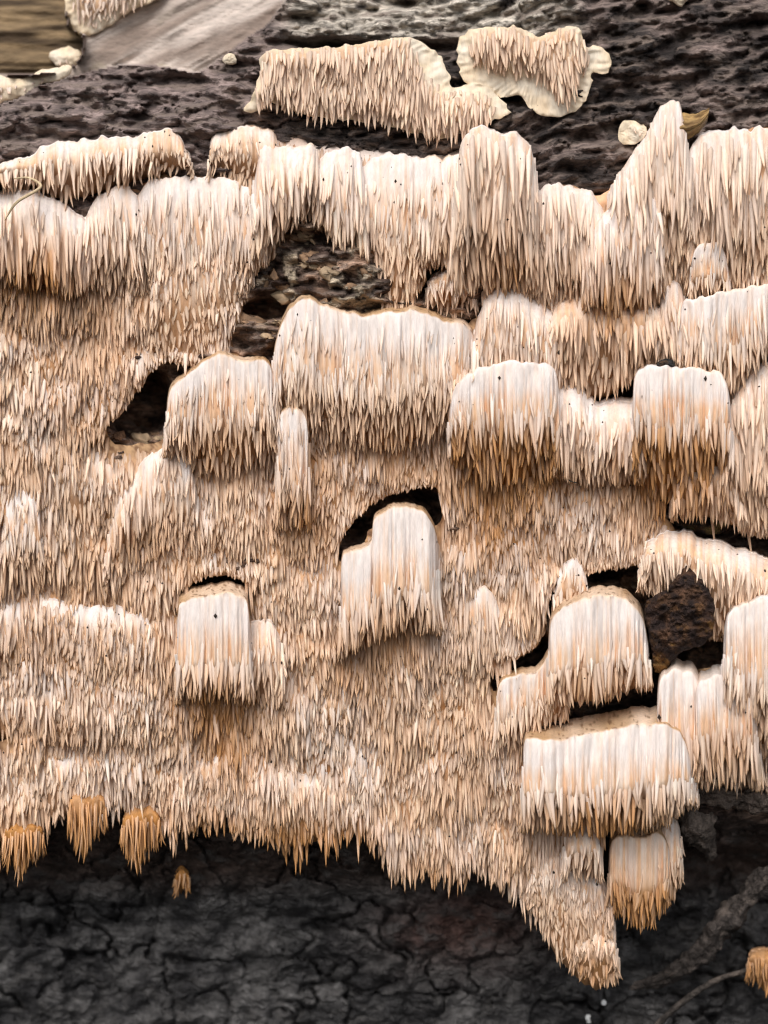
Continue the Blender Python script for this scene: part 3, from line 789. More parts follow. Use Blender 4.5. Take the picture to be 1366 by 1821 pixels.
LOBES = [
    # upper band, left to right
    ('curtain', [(-120, 365), (-40, 346), (40, 338), (85, 345), (120, 362), (150, 388), (168, 398)], [(-120, 470), (60, 500), (120, 515), (170, 500)], 60, dict(white=.75, Ls=62, rs=5.0, brown=.45, fs=.55)),
    ('curtain', [(146, 405), (154, 386), (170, 352), (200, 336), (235, 338), (246, 348), (254, 362)], 505, 42, dict(white=.6, Ls=50, fs=.5)),
    ('curtain', [(238, 356), (248, 340), (272, 317), (315, 312), (365, 312), (420, 320), (455, 345), (470, 400)], [(240, 500), (330, 520), (420, 510), (470, 450)], 38, dict(white=.8, Ls=50, fs=.55)),
    ('tuft', [(268, 520), (280, 450), (320, 420), (370, 420), (420, 440), (450, 470)], [(270, 625), (330, 638), (390, 622), (420, 560), (450, 500)], 26, dict(white=.55, Ls=34, fs=.3, bare=.12, brown=.4)),
    ('tuft', [(372, 300), (374, 258), (390, 236), (432, 224), (480, 232), (500, 270)], [(372, 302), (430, 318), (500, 330)], 34, dict(white=.45, Ls=24, rs=3.4, fs=.4, bare=.12, brown=.3)),
    ('curtain', [(448, 350), (458, 290), (470, 264), (512, 258), (558, 262), (572, 300)], [(448, 450), (500, 410), (550, 372), (575, 385)], 58, dict(white=.7, Ls=60, rs=5.2, fs=.5, brown=.35)),
    ('curtain', [(564, 300), (572, 276), (600, 263), (636, 262), (646, 300), (652, 340)], [(560, 380), (600, 430), (652, 450)], 66, dict(white=.9, Ls=56, rs=5, fs=.6)),
    ('curtain', [(638, 306), (648, 286), (695, 272), (750, 274), (790, 290), (800, 330)], [(630, 430), (660, 490), (690, 548), (725, 540), (760, 470), (800, 430)], 38, dict(white=.85, Ls=40, fs=.45, bare=.2, brown=.3)),
    ('curtain', [(748, 360), (760, 305), (790, 284), (825, 280), (850, 300)], [(748, 450), (800, 465), (850, 470)], 44, dict(white=.7, Ls=60, rs=5)),
    ('knob', [(808, 350), (815, 285), (826, 242), (852, 229), (890, 231), (930, 241), (946, 268), (953, 330)], 505, 88, dict(white=.45, Ls=82, rs=5.6, fs=.36, brown=.35, bare=.02, p=2.6, solid=False, ramp=.8, label='bulging peach knob rising above the crust edge')),
    ('curtain', [(946, 352), (956, 334), (1000, 326), (1050, 343), (1068, 360), (1076, 380)], 530, 40, dict(white=.6, Ls=60, rs=4.8, brown=.35, fs=.4)),
    ('curtain', [(1036, 460), (1045, 420), (1075, 382), (1103, 345), (1125, 323), (1155, 323), (1170, 350), (1180, 400)], [(1036, 540), (1100, 575), (1150, 560), (1180, 500)], 74, dict(white=.85, Ls=64, rs=5.0, fs=.48, p=2.6, brown=.5)),
    ('knob', [(1085, 340), (1110, 296), (1150, 242), (1175, 192), (1205, 186), (1215, 215), (1226, 270), (1232, 330)], [(1085, 380), (1150, 460), (1232, 480)], 62, dict(white=.6, Ls=80, rs=5.6, fs=.42, brown=.3, bare=.02, solid=False, ramp=.7, label='tall pointed knob beside the dry leaf scrap')),
    ('curtain', [(1220, 296), (1228, 264), (1252, 239), (1310, 231), (1366, 224), (1430, 220), (1470, 230)], 505, 52, dict(white=.6, Ls=80, rs=5.4, fs=.4, brown=.3, bare=.1)),
    ('pad', [(1228, 490), (1232, 455), (1246, 433), (1275, 430), (1290, 450), (1298, 490)], 518, 50, dict(white=.85, Ls=30, rs=3.6, fs=.62, brown=.45, solid=True)),
    # middle
    ('curtain', [(835, 620), (846, 575), (862, 530), (886, 509), (912, 509), (942, 526), (980, 545), (1000, 590)], 690, 52, dict(white=.75, Ls=50, fs=.5)),
    ('curtain', [(970, 600), (985, 545), (1060, 520), (1120, 540), (1160, 545), (1215, 590)], [(970, 670), (1030, 695), (1080, 695), (1140, 655), (1215, 640)], 46, dict(white=.3, Ls=56, rs=4.8, fs=.3, bare=.06)),
    ('curtain', [(1170, 590), (1175, 530), (1188, 505), (1208, 505), (1220, 545)], 640, 40, dict(white=.7, Ls=46, fs=.5)),
    ('shelf', [(1205, 580), (1216, 534), (1242, 529), (1290, 516), (1342, 508), (1400, 502), (1460, 500)], [(1205, 640), (1280, 690), (1320, 680), (1366, 620), (1460, 600)], 62, dict(white=.9, Ls=62, rs=5, fs=.5)),
    ('shelf', [(482, 680), (490, 610), (505, 565), (536, 529), (572, 541), (640, 558), (700, 553), (742, 548), (790, 570), (832, 578), (850, 620)], [(482, 740), (560, 770), (700, 790), (790, 760), (850, 700)], 66, dict(white=.95, Ls=44, fs=.5, topcol='brown', p=4, rise=6, brown=.55, label='broad pale shelf with a brown pitted upper edge')),
    ('knob', [(293, 790), (296, 740), (304, 692), (342, 655), (386, 628), (430, 640), (472, 640), (490, 680), (496, 740)], [(293, 790), (390, 840), (496, 800)], 64, dict(white=.85, Ls=44, fs=.48, topcol='brown', rise=5, brown=.5, label='rounded knob beside the black hole')),
    ('peg', [(493, 790), (496, 748), (506, 727), (530, 724), (545, 742), (549, 790)], 925, 52, dict(white=.8, Ls=50, fs=.62, topcol='brown', rise=9, brown=.7)),
    ('pad', [(8, 920), (12, 885), (30, 864), (55, 864), (68, 888), (74, 920)], 995, 22, dict(white=.9, Ls=40, fs=.6)),
    ('curtain', [(186, 1000), (196, 930), (210, 880), (250, 822), (292, 790), (330, 800), (345, 850)], [(186, 1020), (260, 985), (345, 960)], 34, dict(white=.7, Ls=44, fs=.42, brown=.6)),
    ('curtain', [(60, 880), (90, 800), (150, 790), (200, 830), (215, 880)], [(60, 900), (130, 930), (215, 930)], 14, dict(white=.5, Ls=40, fs=.4, brown=.5)),
    ('knob', [(799, 770), (800, 725), (813, 685), (850, 656), (910, 644), (960, 644), (984, 656), (994, 695), (997, 760)], [(799, 800), (850, 850), (920, 868), (997, 830)], 92, dict(white=1.0, Ls=46, rs=5, fs=.42, p=3.2, taper=.22, rise=5, brown=.7, under=.12, stn=.8, label='white rounded knob stained orange underneath')),
    ('curtain', [(985, 740), (992, 695), (1030, 691), (1062, 713), (1110, 712), (1135, 708), (1145, 750)], [(985, 830), (1060, 850), (1145, 840)], 52, dict(white=.8, Ls=66, rs=5.2, fs=.5, rise=4)),
    ('knob', [(1122, 780), (1125, 720), (1130, 668), (1152, 653), (1200, 651), (1268, 661), (1290, 676), (1299, 722), (1302, 790)], [(1122, 830), (1180, 880), (1250, 870), (1302, 830)], 92, dict(white=1.0, Ls=52, rs=5.2, fs=.40, p=3.4, taper=.18, rise=5, brown=.6, under=.12, stn=.65, label='white boxy knob with a dark crumb on top')),
    ('curtain', [(1285, 800), (1300, 720), (1322, 680), (1366, 645), (1430, 625), (1470, 630)], [(1285, 900), (1340, 930), (1470, 920)], 46, dict(white=.5, Ls=64, rs=5, fs=.4, bare=.1)),
    ('curtain', [(1195, 880), (1215, 830), (1260, 810), (1310, 830), (1320, 880)], [(1195, 905), (1260, 910), (1320, 930)], 40, dict(white=.5, Ls=54, rs=5, fs=.4, bare=.1)),
    # lower
    ('pillar', [(606, 1040), (608, 996), (618, 982), (645, 972), (660, 962), (666, 922), (690, 906), (712, 901), (745, 906), (768, 925), (780, 970)], [(606, 1150), (660, 1130), (720, 1110), (780, 1110)], 78, dict(white=.95, Ls=58, rs=4.6, fs=.66, p=3.2, topcol='brown', rise=5, brown=.7, flute=2.6, label='smooth stepped pillar below a black arched gap')),
    ('stub', [(315, 1130), (317, 1090), (326, 1070), (380, 1056), (420, 1054), (438, 1064), (444, 1100), (448, 1140)], 1232, 74, dict(white=.85, Ls=52, rs=5, fs=.66, p=3.4, topcol='brown', rise=17, brown=.85, flute=2.6, label='square cut stub with a brown top below an arched gap')),
    ('curtain', [(430, 1150), (440, 1110), (470, 1095), (495, 1120), (505, 1170)], 1240, 40, dict(white=.5, Ls=44, fs=.5)),
    ('stub', [(975, 1160), (978, 1110), (991, 1086), (1032, 1066), (1070, 1057), (1110, 1064), (1140, 1092), (1152, 1140), (1156, 1180)], [(975, 1240), (1060, 1235), (1156, 1205)], 84, dict(white=.9, Ls=54, rs=5.0, fs=.66, p=2.8, topcol='brown', rise=14, brown=.55, flute=2.6, label='pale rounded stub beside the dark bark fragment')),
    ('shelf', [(882, 1260), (888, 1215), (920, 1197), (955, 1192), (985, 1155), (1010, 1180)], [(882, 1330), (950, 1300), (1010, 1265)], 44, dict(white=.55, Ls=40, fs=.5, topcol='brown', rise=8)),
    ('shelf', [(930, 1370), (932, 1318), (945, 1310), (1000, 1312), (1060, 1300), (1130, 1288), (1195, 1290), (1216, 1312), (1232, 1360), (1240, 1400)], [(930, 1460), (1060, 1472), (1180, 1455), (1240, 1410)], 110, dict(white=1.0, Ls=56, rs=5.4, fs=.6, p=4.0, topcol='brown', rise=28, brown=.8, under=.1, flute=3.0, label='thick white shelf with a flat brown pitted top')),
    ('stub', [(1168, 1270), (1171, 1222), (1182, 1200), (1215, 1190), (1240, 1208), (1250, 1270)], 1375, 86, dict(white=.95, Ls=54, rs=5, fs=.6, p=2.8, rise=16, brown=.7, flute=2.6)),
    ('stub', [(1234, 1270), (1240, 1222), (1262, 1206), (1310, 1196), (1332, 1216), (1344, 1262), (1352, 1310)], 1385, 104, dict(white=.9, Ls=54, rs=5, fs=.52, p=3, rise=16, brown=.6, flute=2.6)),
    ('knob', [(1286, 1160), (1289, 1112), (1302, 1086), (1340, 1066), (1380, 1060), (1440, 1060), (1470, 1110)], [(1286, 1250), (1340, 1330), (1470, 1340)], 118, dict(white=.9, Ls=56, rs=5, fs=.5, p=3, rise=12, brown=.6, flute=2.4, taper=.1, label='smooth pale knob above the twin stubs')),
    ('tuft', [(1138, 1010), (1146, 972), (1168, 948), (1212, 942), (1262, 957), (1312, 976), (1370, 992), (1440, 1000)], [(1138, 1030), (1200, 1090), (1300, 1130), (1440, 1130)], 58, dict(white=.45, Ls=42, rs=4.2, fs=.3, bare=.02, brown=.25)),
    # lower left tiers
    ('tier', [(-60, 1100), (0, 1072), (60, 1064), (120, 1070), (180, 1080), (250, 1095), (290, 1130)], [(-60, 1185), (100, 1195), (200, 1205), (290, 1200)], 20, dict(white=.75, Ls=44, fs=.45)),
    ('tier', [(-60, 1240), (0, 1208), (80, 1212), (160, 1220), (240, 1240), (270, 1270)], [(-60, 1300), (100, 1310), (270, 1330)], 18, dict(white=.7, Ls=40, fs=.42)),
    ('tier', [(-60, 1360), (0, 1340), (70, 1330), (130, 1345), (180, 1370)], [(-60, 1440), (100, 1450), (180, 1430)], 16, dict(white=.55, Ls=38, fs=.4)),
    ('tier', [(312, 1385), (325, 1355), (360, 1345), (400, 1350), (420, 1380)], [(312, 1430), (420, 1430)], 16, dict(white=.6, Ls=38, fs=.4)),
    ('tier', [(415, 1400), (450, 1375), (520, 1370), (590, 1375), (640, 1400)], [(415, 1475), (520, 1495), (640, 1470)], 14, dict(white=.45, Ls=36, fs=.4)),
    ('pad', [(575, 1240), (582, 1210), (598, 1200), (612, 1212), (620, 1245)], 1290, 16, dict(white=.95, Ls=34, fs=.55)),
    ('pad', [(606, 1350), (614, 1320), (630, 1310), (645, 1322), (654, 1355)], 1425, 16, dict(white=.8, Ls=40, fs=.6)),
    ('pad', [(860, 1190), (820, 1120), (800, 1060), (840, 1040), (880, 1060), (900, 1120)][2:] , 1190, 10, dict(white=.5, Ls=46, fs=.4)),
    ('pad', [(985, 1060), (995, 1010), (1015, 995), (1035, 1005), (1045, 1040)], 1075, 12, dict(white=.9, Ls=34, fs=.5)),
    # bottom right
    ('tongue', [(940, 1560), (960, 1510), (1000, 1500), (1050, 1530), (1085, 1580), (1092, 1640)], [(940, 1600), (990, 1690), (1040, 1740), (1092, 1735)], 34, dict(white=.7, Ls=30, rs=3.8, fs=.35, bare=.06, brown=.6, p=2.4, dens=1.3)),
    ('tuft', [(1018, 1700), (1030, 1668), (1062, 1655), (1090, 1668), (1100, 1700)], [(1018, 1715), (1060, 1752), (1100, 1728)], 34, dict(dens=1.3, p=2.4, white=.5, Ls=24, rs=3.4, fs=.3, bare=.02, brown=.7, ramp=.6, d0=-40)),
    ('tuft', [(985, 1600), (1000, 1560), (1035, 1545), (1070, 1565), (1085, 1600)], [(985, 1630), (1035, 1665), (1085, 1640)], 34, dict(dens=1.2, p=2.4, white=.8, Ls=26, rs=3.6, fs=.3, bare=.02, brown=.5, ramp=.5)),
    ('column', [(1004, 1500), (1012, 1472), (1040, 1462), (1062, 1475), (1068, 1510)], 1548, 60, dict(white=.7, Ls=36, fs=.55, brown=.4)),
    ('stub', [(1082, 1540), (1086, 1500), (1100, 1484), (1140, 1490), (1170, 1480), (1188, 1500), (1196, 1550)], [(1082, 1600), (1130, 1640), (1165, 1635), (1196, 1590)], 62, dict(white=.3, Ls=40, rs=4.2, fs=.6, brown=1.0, stn=.6, topcol='brown', rise=22, taper=.25, d0=-45, label='hanging stub with a yellowish top and orange brown spine tips')),
    ('flap', [(1166, 1500), (1172, 1470), (1186, 1456), (1206, 1466), (1212, 1500)], [(1166, 1540), (1195, 1590), (1212, 1560)], 52, dict(white=.4, Ls=26, rs=3.2, fs=.6, brown=.5, d0=-45)),
    ('tuft', [(758, 520), (766, 490), (790, 478), (820, 484), (842, 510), (848, 535)], [(758, 530), (800, 556), (848, 540)], 52, dict(white=.8, Ls=34, rs=3.8, fs=.25, bare=.0, brown=.15, d0=-35, lean=.2, dens=1.35, p=2.6)),
]
for nm, top, bot, out, kw in LOBES:
    lobe(nm, top, bot, out, FUN, SS, **kw)

# crumbs of torn fungus and rotten wood left in the gaps
th, fi = np.meshgrid(np.linspace(0, 2 * math.pi, 13), np.linspace(0, math.pi, 8))
for i_ in range(110):
    if i_ < 74 and i_ % 2: continue
    if i_ < 74: x_, y_ = rng.uniform(430, 700), rng.uniform(390, 645)
    elif i_ < 88: x_, y_ = rng.uniform(740, 860), rng.uniform(470, 570)
    elif i_ < 98: x_, y_ = rng.uniform(195, 340), rng.uniform(750, 800)
    else: x_, y_ = rng.uniform(1000, 1160), rng.uniform(1030, 1060)
    if main_signed(np.array([x_]), np.array([y_]))[0] > 4: continue
    r_ = 4 + 16 * rng.beta(1, 2.2); d_ = float(log_depth(np.array([x_]), np.array([y_]))[0])
    rr_ = r_ * (1 + 2.0 * fbm(np.cos(th) * 1.4 + i_ * 7, np.sin(th) * 1.4 + fi * 1.1, 3, i_ * 3.))
    rr_[:, -1] = rr_[:, 0]
    Xb = x_ + rr_ * np.sin(fi) * np.cos(th) * 1.6; Yb = y_ + rr_ * np.sin(fi) * np.sin(th) * .9 + .25 * (Xb - x_); Db = d_ + rr_ * np.cos(fi) * .45
    cc_ = [np.array([.50, .36, .23]), np.array([.22, .12, .07]), np.array([.36, .22, .13]), np.array([.62, .49, .37]) if i_ % 8 == 3 else np.array([.28, .16, .10])][i_ % 4] * .7 * (1 + .9 * fbm(Xb / 5, Yb / 5, 2, 3.))[..., None]
    mesh_obj('crumb', P(Xb, Yb, Db).reshape(-1, 3), [grid_faces(*Xb.shape)], cc_.reshape(-1, 3), M_DEBRIS if i_ % 4 == 1 else M_FUN, FUN)

# spines all over the crust between the lobes
covg = np.full((480, 400), -1e9)
for Xg, Yg, Dg in COVER['pts']:
    iy = np.clip((Yg / 5 + 30).astype(int), 0, 479); ix = np.clip((Xg / 5 + 40).astype(int), 0, 399)
    np.maximum.at(covg, (iy.ravel(), ix.ravel()), Dg.ravel())
gx, gy = np.meshgrid(np.arange(-120, 1490, 6.7), np.arange(215, 1760, 10.4))
gx = gx + 3.8 * (np.arange(gx.shape[0]) % 2)[:, None]
gx = (gx + rng.uniform(-3, 3, gx.shape)).ravel(); gy = (gy + rng.uniform(-5, 5, gy.shape)).ravel()
sg = np.concatenate([main_signed(a, b) for a, b in zip(np.array_split(gx, 8), np.array_split(gy, 8))])
k = sg > 3
gx, gy, sg = gx[k], gy[k], sg[k]
cd = covg[np.clip((gy / 5 + 30).astype(int), 0, 479), np.clip((gx / 5 + 40).astype(int), 0, 399)]
k = cd < crust_depth(gx, gy) + 32
gx, gy, sg = gx[k], gy[k], sg[k]
ph = tier_phase(gx, gy)
wh = np.clip(0.32 + 0.3 * np.sin(ph * 2 * math.pi) + 1.3 * fbm(gx / 70, gy / 60, 3, 19.), 0, 1)
bro = np.clip(0.62 + 0.8 * fbm(gx / 110, gy / 90, 2, 400.) + 0.35 * sstep(1400, 600, gx) * sstep(400, 900, gy) + 0.4 * sstep(.5, .9, ph) + 0.3 * sstep(1380, 1480, gy), 0, 1)
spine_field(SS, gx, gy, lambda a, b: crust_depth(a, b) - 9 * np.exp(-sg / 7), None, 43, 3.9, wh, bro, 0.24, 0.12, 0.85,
            lenfn=np.where(gy < 560, 1.15, 1.0) * (1 + 0.2 * sstep(.4, .8, ph)) * (0.95 + 0.5 * fbm(gx / 80, gy / 70, 2, 300.)) * (1 - .35 * np.exp(-((gx - 330) / 110) ** 2 - ((gy - 560) / 90) ** 2)), avoid=list(HOLES.values()), ochre_shade=.95)
q = (fbm(gx / 55, gy / 60, 3, 123.) + 0.45 * rng.random(len(gx)) > 0.36) & (rng.random(len(gx)) < .28) & (sg > 14)
sgq = sg[q]
spine_field(SS, gx[q], gy[q], lambda a, b: crust_depth(a, b) - 9 * np.exp(-sgq / 7) + 2, None, 54, 4.6, np.clip(wh[q] + .3, 0, 1), bro[q] * .6, 0.24, 0.25, 1.1, avoid=list(HOLES.values()))
ALLV = SS.flush(FUN, 300, 'dense mass of small peach spines with tan tips')

# ------------------------------------------------------------------ separate patches on the bark above
def patch(name, label, outline, spine_region, height, step, group=None, cat='fungus', spacing=(8.5, 13), Ls=30, rs=4.0, white=.35, brown=.25, base_off=6, limit=300, lift=10, rim=0.45, owner_label=None, skirt=14, lean=.26, score=1.0, dirx=None):
    poly = ragged(smooth(outline, True, 5), min(6.0, (0.05 if np.ptp(np.array(outline)[:, 0]) > 150 else .12) * np.ptp(np.array(outline)[:, 0])), 11, height)
    c = poly.mean(0)
    gxx, gyy = np.meshgrid(np.linspace(*np.percentile(poly[:, 0], [0, 100]), 40), np.linspace(*np.percentile(poly[:, 1], [0, 100]), 40))
    basev = float(np.percentile(log_depth(gxx, gyy)[inside(poly, gxx, gyy)], 93)) + base_off
    t = thing(name, label, cat, P(c[0], poly[:, 1].max(), basev), group)
    reg = smooth(spine_region, True, 5) if spine_region is not None else poly
    slope = (log_depth(np.array([c[0]]), np.array([c[1] + 60]))[0] - log_depth(np.array([c[0]]), np.array([c[1] - 60]))[0])

    def dep(X, Y, sd=None):
        if sd is None:
            d, _, _ = nearest([poly], X, Y); sd = np.where(inside(poly, X, Y), d, 0)
        d2, _, _ = nearest([reg], X, Y); ins = np.where(inside(reg, X, Y), d2, -d2)
        a = np.arctan2(Y - c[1], X - c[0])
        wr = 1.6 * np.sin(a * 46 + 4 * fbm(X / 30, Y / 30, 2, 1.)) * np.exp(-sd / 22) * sstep(0, 6, sd)
        return basev + lift * (1 - 0.3 * np.exp(-sd / 2.0)) + height * sstep(-10, 30, ins) + 5 * fbm(X / 30, Y / 26, 3, 7.) + wr + 7 * np.exp(-sd / 10) * fbm(X / 19, Y / 19, 2, 2.)

    def colf(X, Y, sd):
        n = fbm(X / 30, Y / 30, 3, 14.)[..., None]
        c_ = lerp(np.array([0.78, 0.63, 0.45]), np.array([0.82, 0.73, 0.60]), np.clip(.5 + 1.2 * n, 0, 1))
        d2, _, _ = nearest([reg], X, Y); ins = np.where(inside(reg, X, Y), d2, -d2)
        c_ = lerp(c_, lerp(PEACH, OCHRE_SHADE, .35), (.8 * sstep(2, 22, ins))[..., None])  # darker under the spines: gap shade painted into the flesh
        return lerp(c_, np.array([0.72, 0.56, 0.36]), rim * np.exp(-sd / 4)[..., None])
    sheet('flesh', poly, dep, colf, t, M_FUN, step, skirt)
    ss = SpineSet()
    x0, y0 = reg.min(0); x1, y1 = reg.max(0)
    X, Y = np.meshgrid(np.arange(x0, x1, spacing[0]), np.arange(y0, y1, spacing[1]))
    X = X + spacing[0] * .5 * (np.arange(X.shape[0]) % 2)[:, None]
    X = (X + rng.uniform(-.35, .35, X.shape) * spacing[0]).ravel(); Y = (Y + rng.uniform(-.4, .4, Y.shape) * spacing[1]).ravel()
    m = inside(reg, X, Y) & inside(poly, X, Y)
    X, Y = X[m], Y[m]
    d2, _, _ = nearest([reg], X, Y)
    spine_field(ss, X, Y, lambda a, b: dep(a, b), None, Ls, rs, white, brown, lean, score, .55, .06, ochre_shade=.3, lenfn=0.6 + 0.4 * sstep(0, 16, d2), dirx=dirx)
    ss.flush(t, limit)
    return t, dep, poly


patch('spiny_fungus_patch', 'long cream spiny patch on dark bark under a grey weathered strip', [(434, 192), (452, 168), (460, 135), (470, 96), (520, 86), (600, 82), (680, 72), (716, 66), (745, 72), (776, 96), (800, 132), (804, 156),
       (832, 151), (870, 156), (904, 190), (904, 204), (870, 216), (842, 240), (800, 246), (740, 238), (690, 224), (640, 216), (590, 210), (545, 206), (512, 194), (482, 184), (458, 196), (440, 200)],
      [(452, 182), (456, 130), (464, 86), (560, 74), (640, 66), (700, 58), (734, 68), (750, 112), (772, 146), (800, 162), (845, 160), (880, 182), (884, 198), (850, 222), (800, 234), (740, 226), (690, 212), (600, 196), (530, 186), (490, 172)],
      24, 2.2, Ls=42, rs=4.1, spacing=(7.6, 12), white=.25, brown=.2, lift=6)
patch('spiny_fungus_patch', 'fan shaped cream patch with a smooth pale rim on dark bark', [(813, 86), (823, 63), (850, 49), (880, 46), (920, 49), (960, 63), (1000, 49), (1028, 48), (1044, 80), (1064, 83), (1087, 96), (1089, 120), (1074, 132), (1050, 131),
       (1053, 150), (1040, 180), (1010, 204), (980, 207), (950, 199), (932, 180), (924, 171), (892, 172), (870, 165), (842, 155), (823, 140), (815, 115)],
      [(834, 78), (858, 44), (920, 38), (960, 56), (1010, 40), (1040, 54), (1050, 100), (1036, 128), (1022, 150), (1004, 168), (985, 160), (965, 134), (900, 118), (868, 108)],
      20, 2.0, Ls=36, rs=4.4, spacing=(8.6, 12), white=.15, brown=.25, lift=8, rim=.55)


def strip_thing(name, label, lobes, loc, cat='fungus', limit=300, group=None):
    t = thing(name, label, cat, loc, group)
    ss = SpineSet()
    for nm, top, bot, out, kw in lobes:
        lobe(nm, top, bot, out, t, ss, **kw)
    ss.flush(t, limit)
    return t


LD = lambda a, b: np.full(np.shape(a), float(np.median(log_depth(a, b)))) + 2
strip_thing('spiny_fungus_strip', 'narrow cream spiny strip with a ruffled tip above a black gap', [
    ('curtain', [(-90, 330), (-60, 300), (0, 292), (60, 270), (80, 258), (150, 246), (225, 240), (262, 238), (285, 262)], [(-90, 325), (0, 322), (70, 330), (120, 350), (200, 325), (285, 300)], 44, dict(white=.55, Ls=42, rs=4.2, fs=.35, bare=.1, brown=.2, d0=-34)),
    ('ruffle', [(240, 262), (262, 238), (285, 229), (310, 234), (334, 262), (343, 294)], [(240, 300), (300, 302), (343, 298)], 44, dict(white=.3, Ls=16, rs=3.4, fs=.5, bare=.2, brown=.3, d0=-34))],
    P(120, 345, -60))
GB = 'brown tufts hanging below the crust'
for i, (x, y, w, h, o_, lab) in enumerate([(42, 1462, 36, 96, 30, 'short brown tipped tuft under the crust, pale topped'), (155, 1412, 34, 112, 28, 'forked rusty tuft under the crust beside a dark notch'),
                                      (252, 1440, 36, 104, 26, 'reddish brown tuft under the crust right of the dark notch'), (324, 1545, 13, 38, 22, 'tiny lone orange tuft on the dark bark below the crust')]):
    strip_thing('hanging_tuft', lab, [('tuft', [(x - w, y + .3 * h), (x - .8 * w, y), (x, y - 8), (x + .8 * w, y), (x + w, y + .3 * h)], [(x - w, y + .45 * h), (x - .25 * w, y + h), (x + .3 * w, y + .65 * h), (x + w, y + .4 * h)], o_, dict(white=0, Ls=h * .75, rs=2.4, fs=.25, bare=.02, brown=1., stn=1.0, taper=.35, dens=.85, d0=-38 if y < 1540 else -125))],
                P(x, y, -40), group=GB, limit=60)
strip_thing('hanging_tuft', 'orange tuft among the roots at the dark lower bark', [('tuft', [(1330, 1710), (1338, 1690), (1370, 1688), (1420, 1700)], [(1330, 1720), (1365, 1760), (1420, 1760)], 40, dict(white=.3, Ls=34, rs=3, fs=.3, bare=.05, brown=.9, stn=1.0, d0=-150))], P(1360, 1700, -150), limit=40)
# small caps
patch('fungus_scrap', 'small pale folded cap left of the tall pointed knob', [(1102, 222), (1120, 214), (1140, 216), (1152, 232), (1140, 250), (1128, 256), (1106, 256), (1100, 240)], [(1124, 224), (1140, 222), (1146, 236), (1132, 244)], 12, 1.6, Ls=14, rs=3, lift=6)
patch('fungus_scrap', 'tiny cream cap in a dark bark hollow beside the bare wood', [(396, 104), (402, 96), (414, 96), (421, 104), (419, 114), (408, 116), (398, 112)], [(404, 102), (414, 102), (412, 110)], 5, 1.4, Ls=6, rs=2, lift=18)
patch('fungus_scrap', 'white fungus fragment on the dark bark at the upper edge', [(1180, -14), (1226, -16), (1224, 4), (1210, 11), (1192, 2)], [(1195, -8), (1212, -8), (1208, 0)], 5, 2, Ls=8, rs=2, lift=18)
patch('fungus_crust', 'blurred pale spiny crust on bare wood beside brown rotten wood', [(120, -60), (260, -70), (290, -10), (230, 20), (190, 48), (165, 62), (140, 60), (118, 24)], [(130, -50), (240, -60), (260, -10), (200, 26), (160, 44), (132, 20)], 14, 3, Ls=26, rs=3.2, white=.6, limit=0, lift=16)
patch('fungus_bracket', 'small blurred fan bracket at the edge of the brown rotten wood', [(86, 100), (92, 90), (112, 84), (136, 86), (146, 96), (140, 112), (118, 118), (98, 114)], [(98, 96), (130, 94), (134, 106), (108, 110)], 14, 2, Ls=10, rs=2.5, white=.5, limit=0, lift=20)
patch('fungus_crust', 'blurred lumpy white crust along the foot of the brown rotten wood', [(-60, 140), (0, 134), (40, 138), (80, 122), (125, 116), (120, 136), (70, 152), (50, 172), (0, 182), (-60, 196)], [(-50, 146), (0, 142), (50, 146), (90, 130), (60, 150), (0, 172), (-50, 180)], 14, 3, Ls=12, rs=3, white=.8, limit=0, lift=16, base_off=34)

# ------------------------------------------------------------------ debris, leaf, roots
def blob_sheet(name, label, cat, outline, base, height, colf, mat, step=2.2, rough=(8, 12), amp=2.5, skirt=40, edge=14.0, tiltv=(0, 0)):
    poly = ragged(smooth(outline, True, 5), amp, 9, 3.)

    def dep(X, Y, sd):
        return base + height * (1 - np.exp(-sd / edge)) + tiltv[0] * (X - poly[:, 0].mean()) + tiltv[1] * (Y - poly[:, 1].mean()) + rough[0] * fbm(X / rough[1], Y / rough[1], 4, 4.) * sstep(0, 8, sd)
    o = sheet(name, poly, dep, colf, None, mat, step, skirt)
    return tag(o, label, cat)


def frag_col(X, Y, sd):
    n = fbm(X / 16, Y / 16, 4, 5.)[..., None]
    c = lerp(np.array([0.025, 0.014, 0.012]), np.array([0.10, 0.05, 0.028]), sstep(-.3, .5, n))
    return lerp(c, np.array([0.34, 0.18, 0.05]), sstep(0.15, .5, n + 1.0 * (Y[..., None] - 1145) / 100 + .5 * (X[..., None] - 1215) / 100) * .7)


def bark_fragment():
    poly = ragged(np.array([(1150, 1066), (1184, 1048), (1222, 1000), (1240, 1026), (1256, 1036), (1272, 1074), (1268, 1128), (1246, 1150), (1216, 1158), (1196, 1176), (1182, 1200), (1164, 1196), (1158, 1150), (1150, 1112), (1146, 1088)], float), 4.0, 8, 3.)

    def dep(X, Y, sd):
        rx = 1222 - (Y - 1000) * 0.10                       # ridge from the peak downwards
        a_ = np.minimum(100 - 0.55 * (rx - X), 100 - 0.30 * (X - rx))
        a_ = np.minimum(a_, 70 + 0.55 * (Y - 1000)); a_ = np.minimum(a_, 100 - 0.8 * (Y - 1120))
        return a_ - 12 * np.exp(-sd / 3) + 20 * fbm(X / 24, Y / 20, 4, 4.) + 9 * fbm(X / 7, Y / 6, 3, 8.)
    o = sheet('bark_fragment', poly, dep, frag_col, None, M_DEBRIS, 2.0, 70)
    tag(o, 'dark brown crumbling bark fragment wedged beside the pale rounded stub', 'bark')


bark_fragment()
def moss_col(X, Y, sd):
    n = fbm(X / 14, Y / 14, 4, 25.)[..., None]
    return lerp(np.array([0.03, 0.022, 0.018]), np.array([0.20, 0.15, 0.06]), sstep(0, .5, n + (X[..., None] - 1240) / 160))


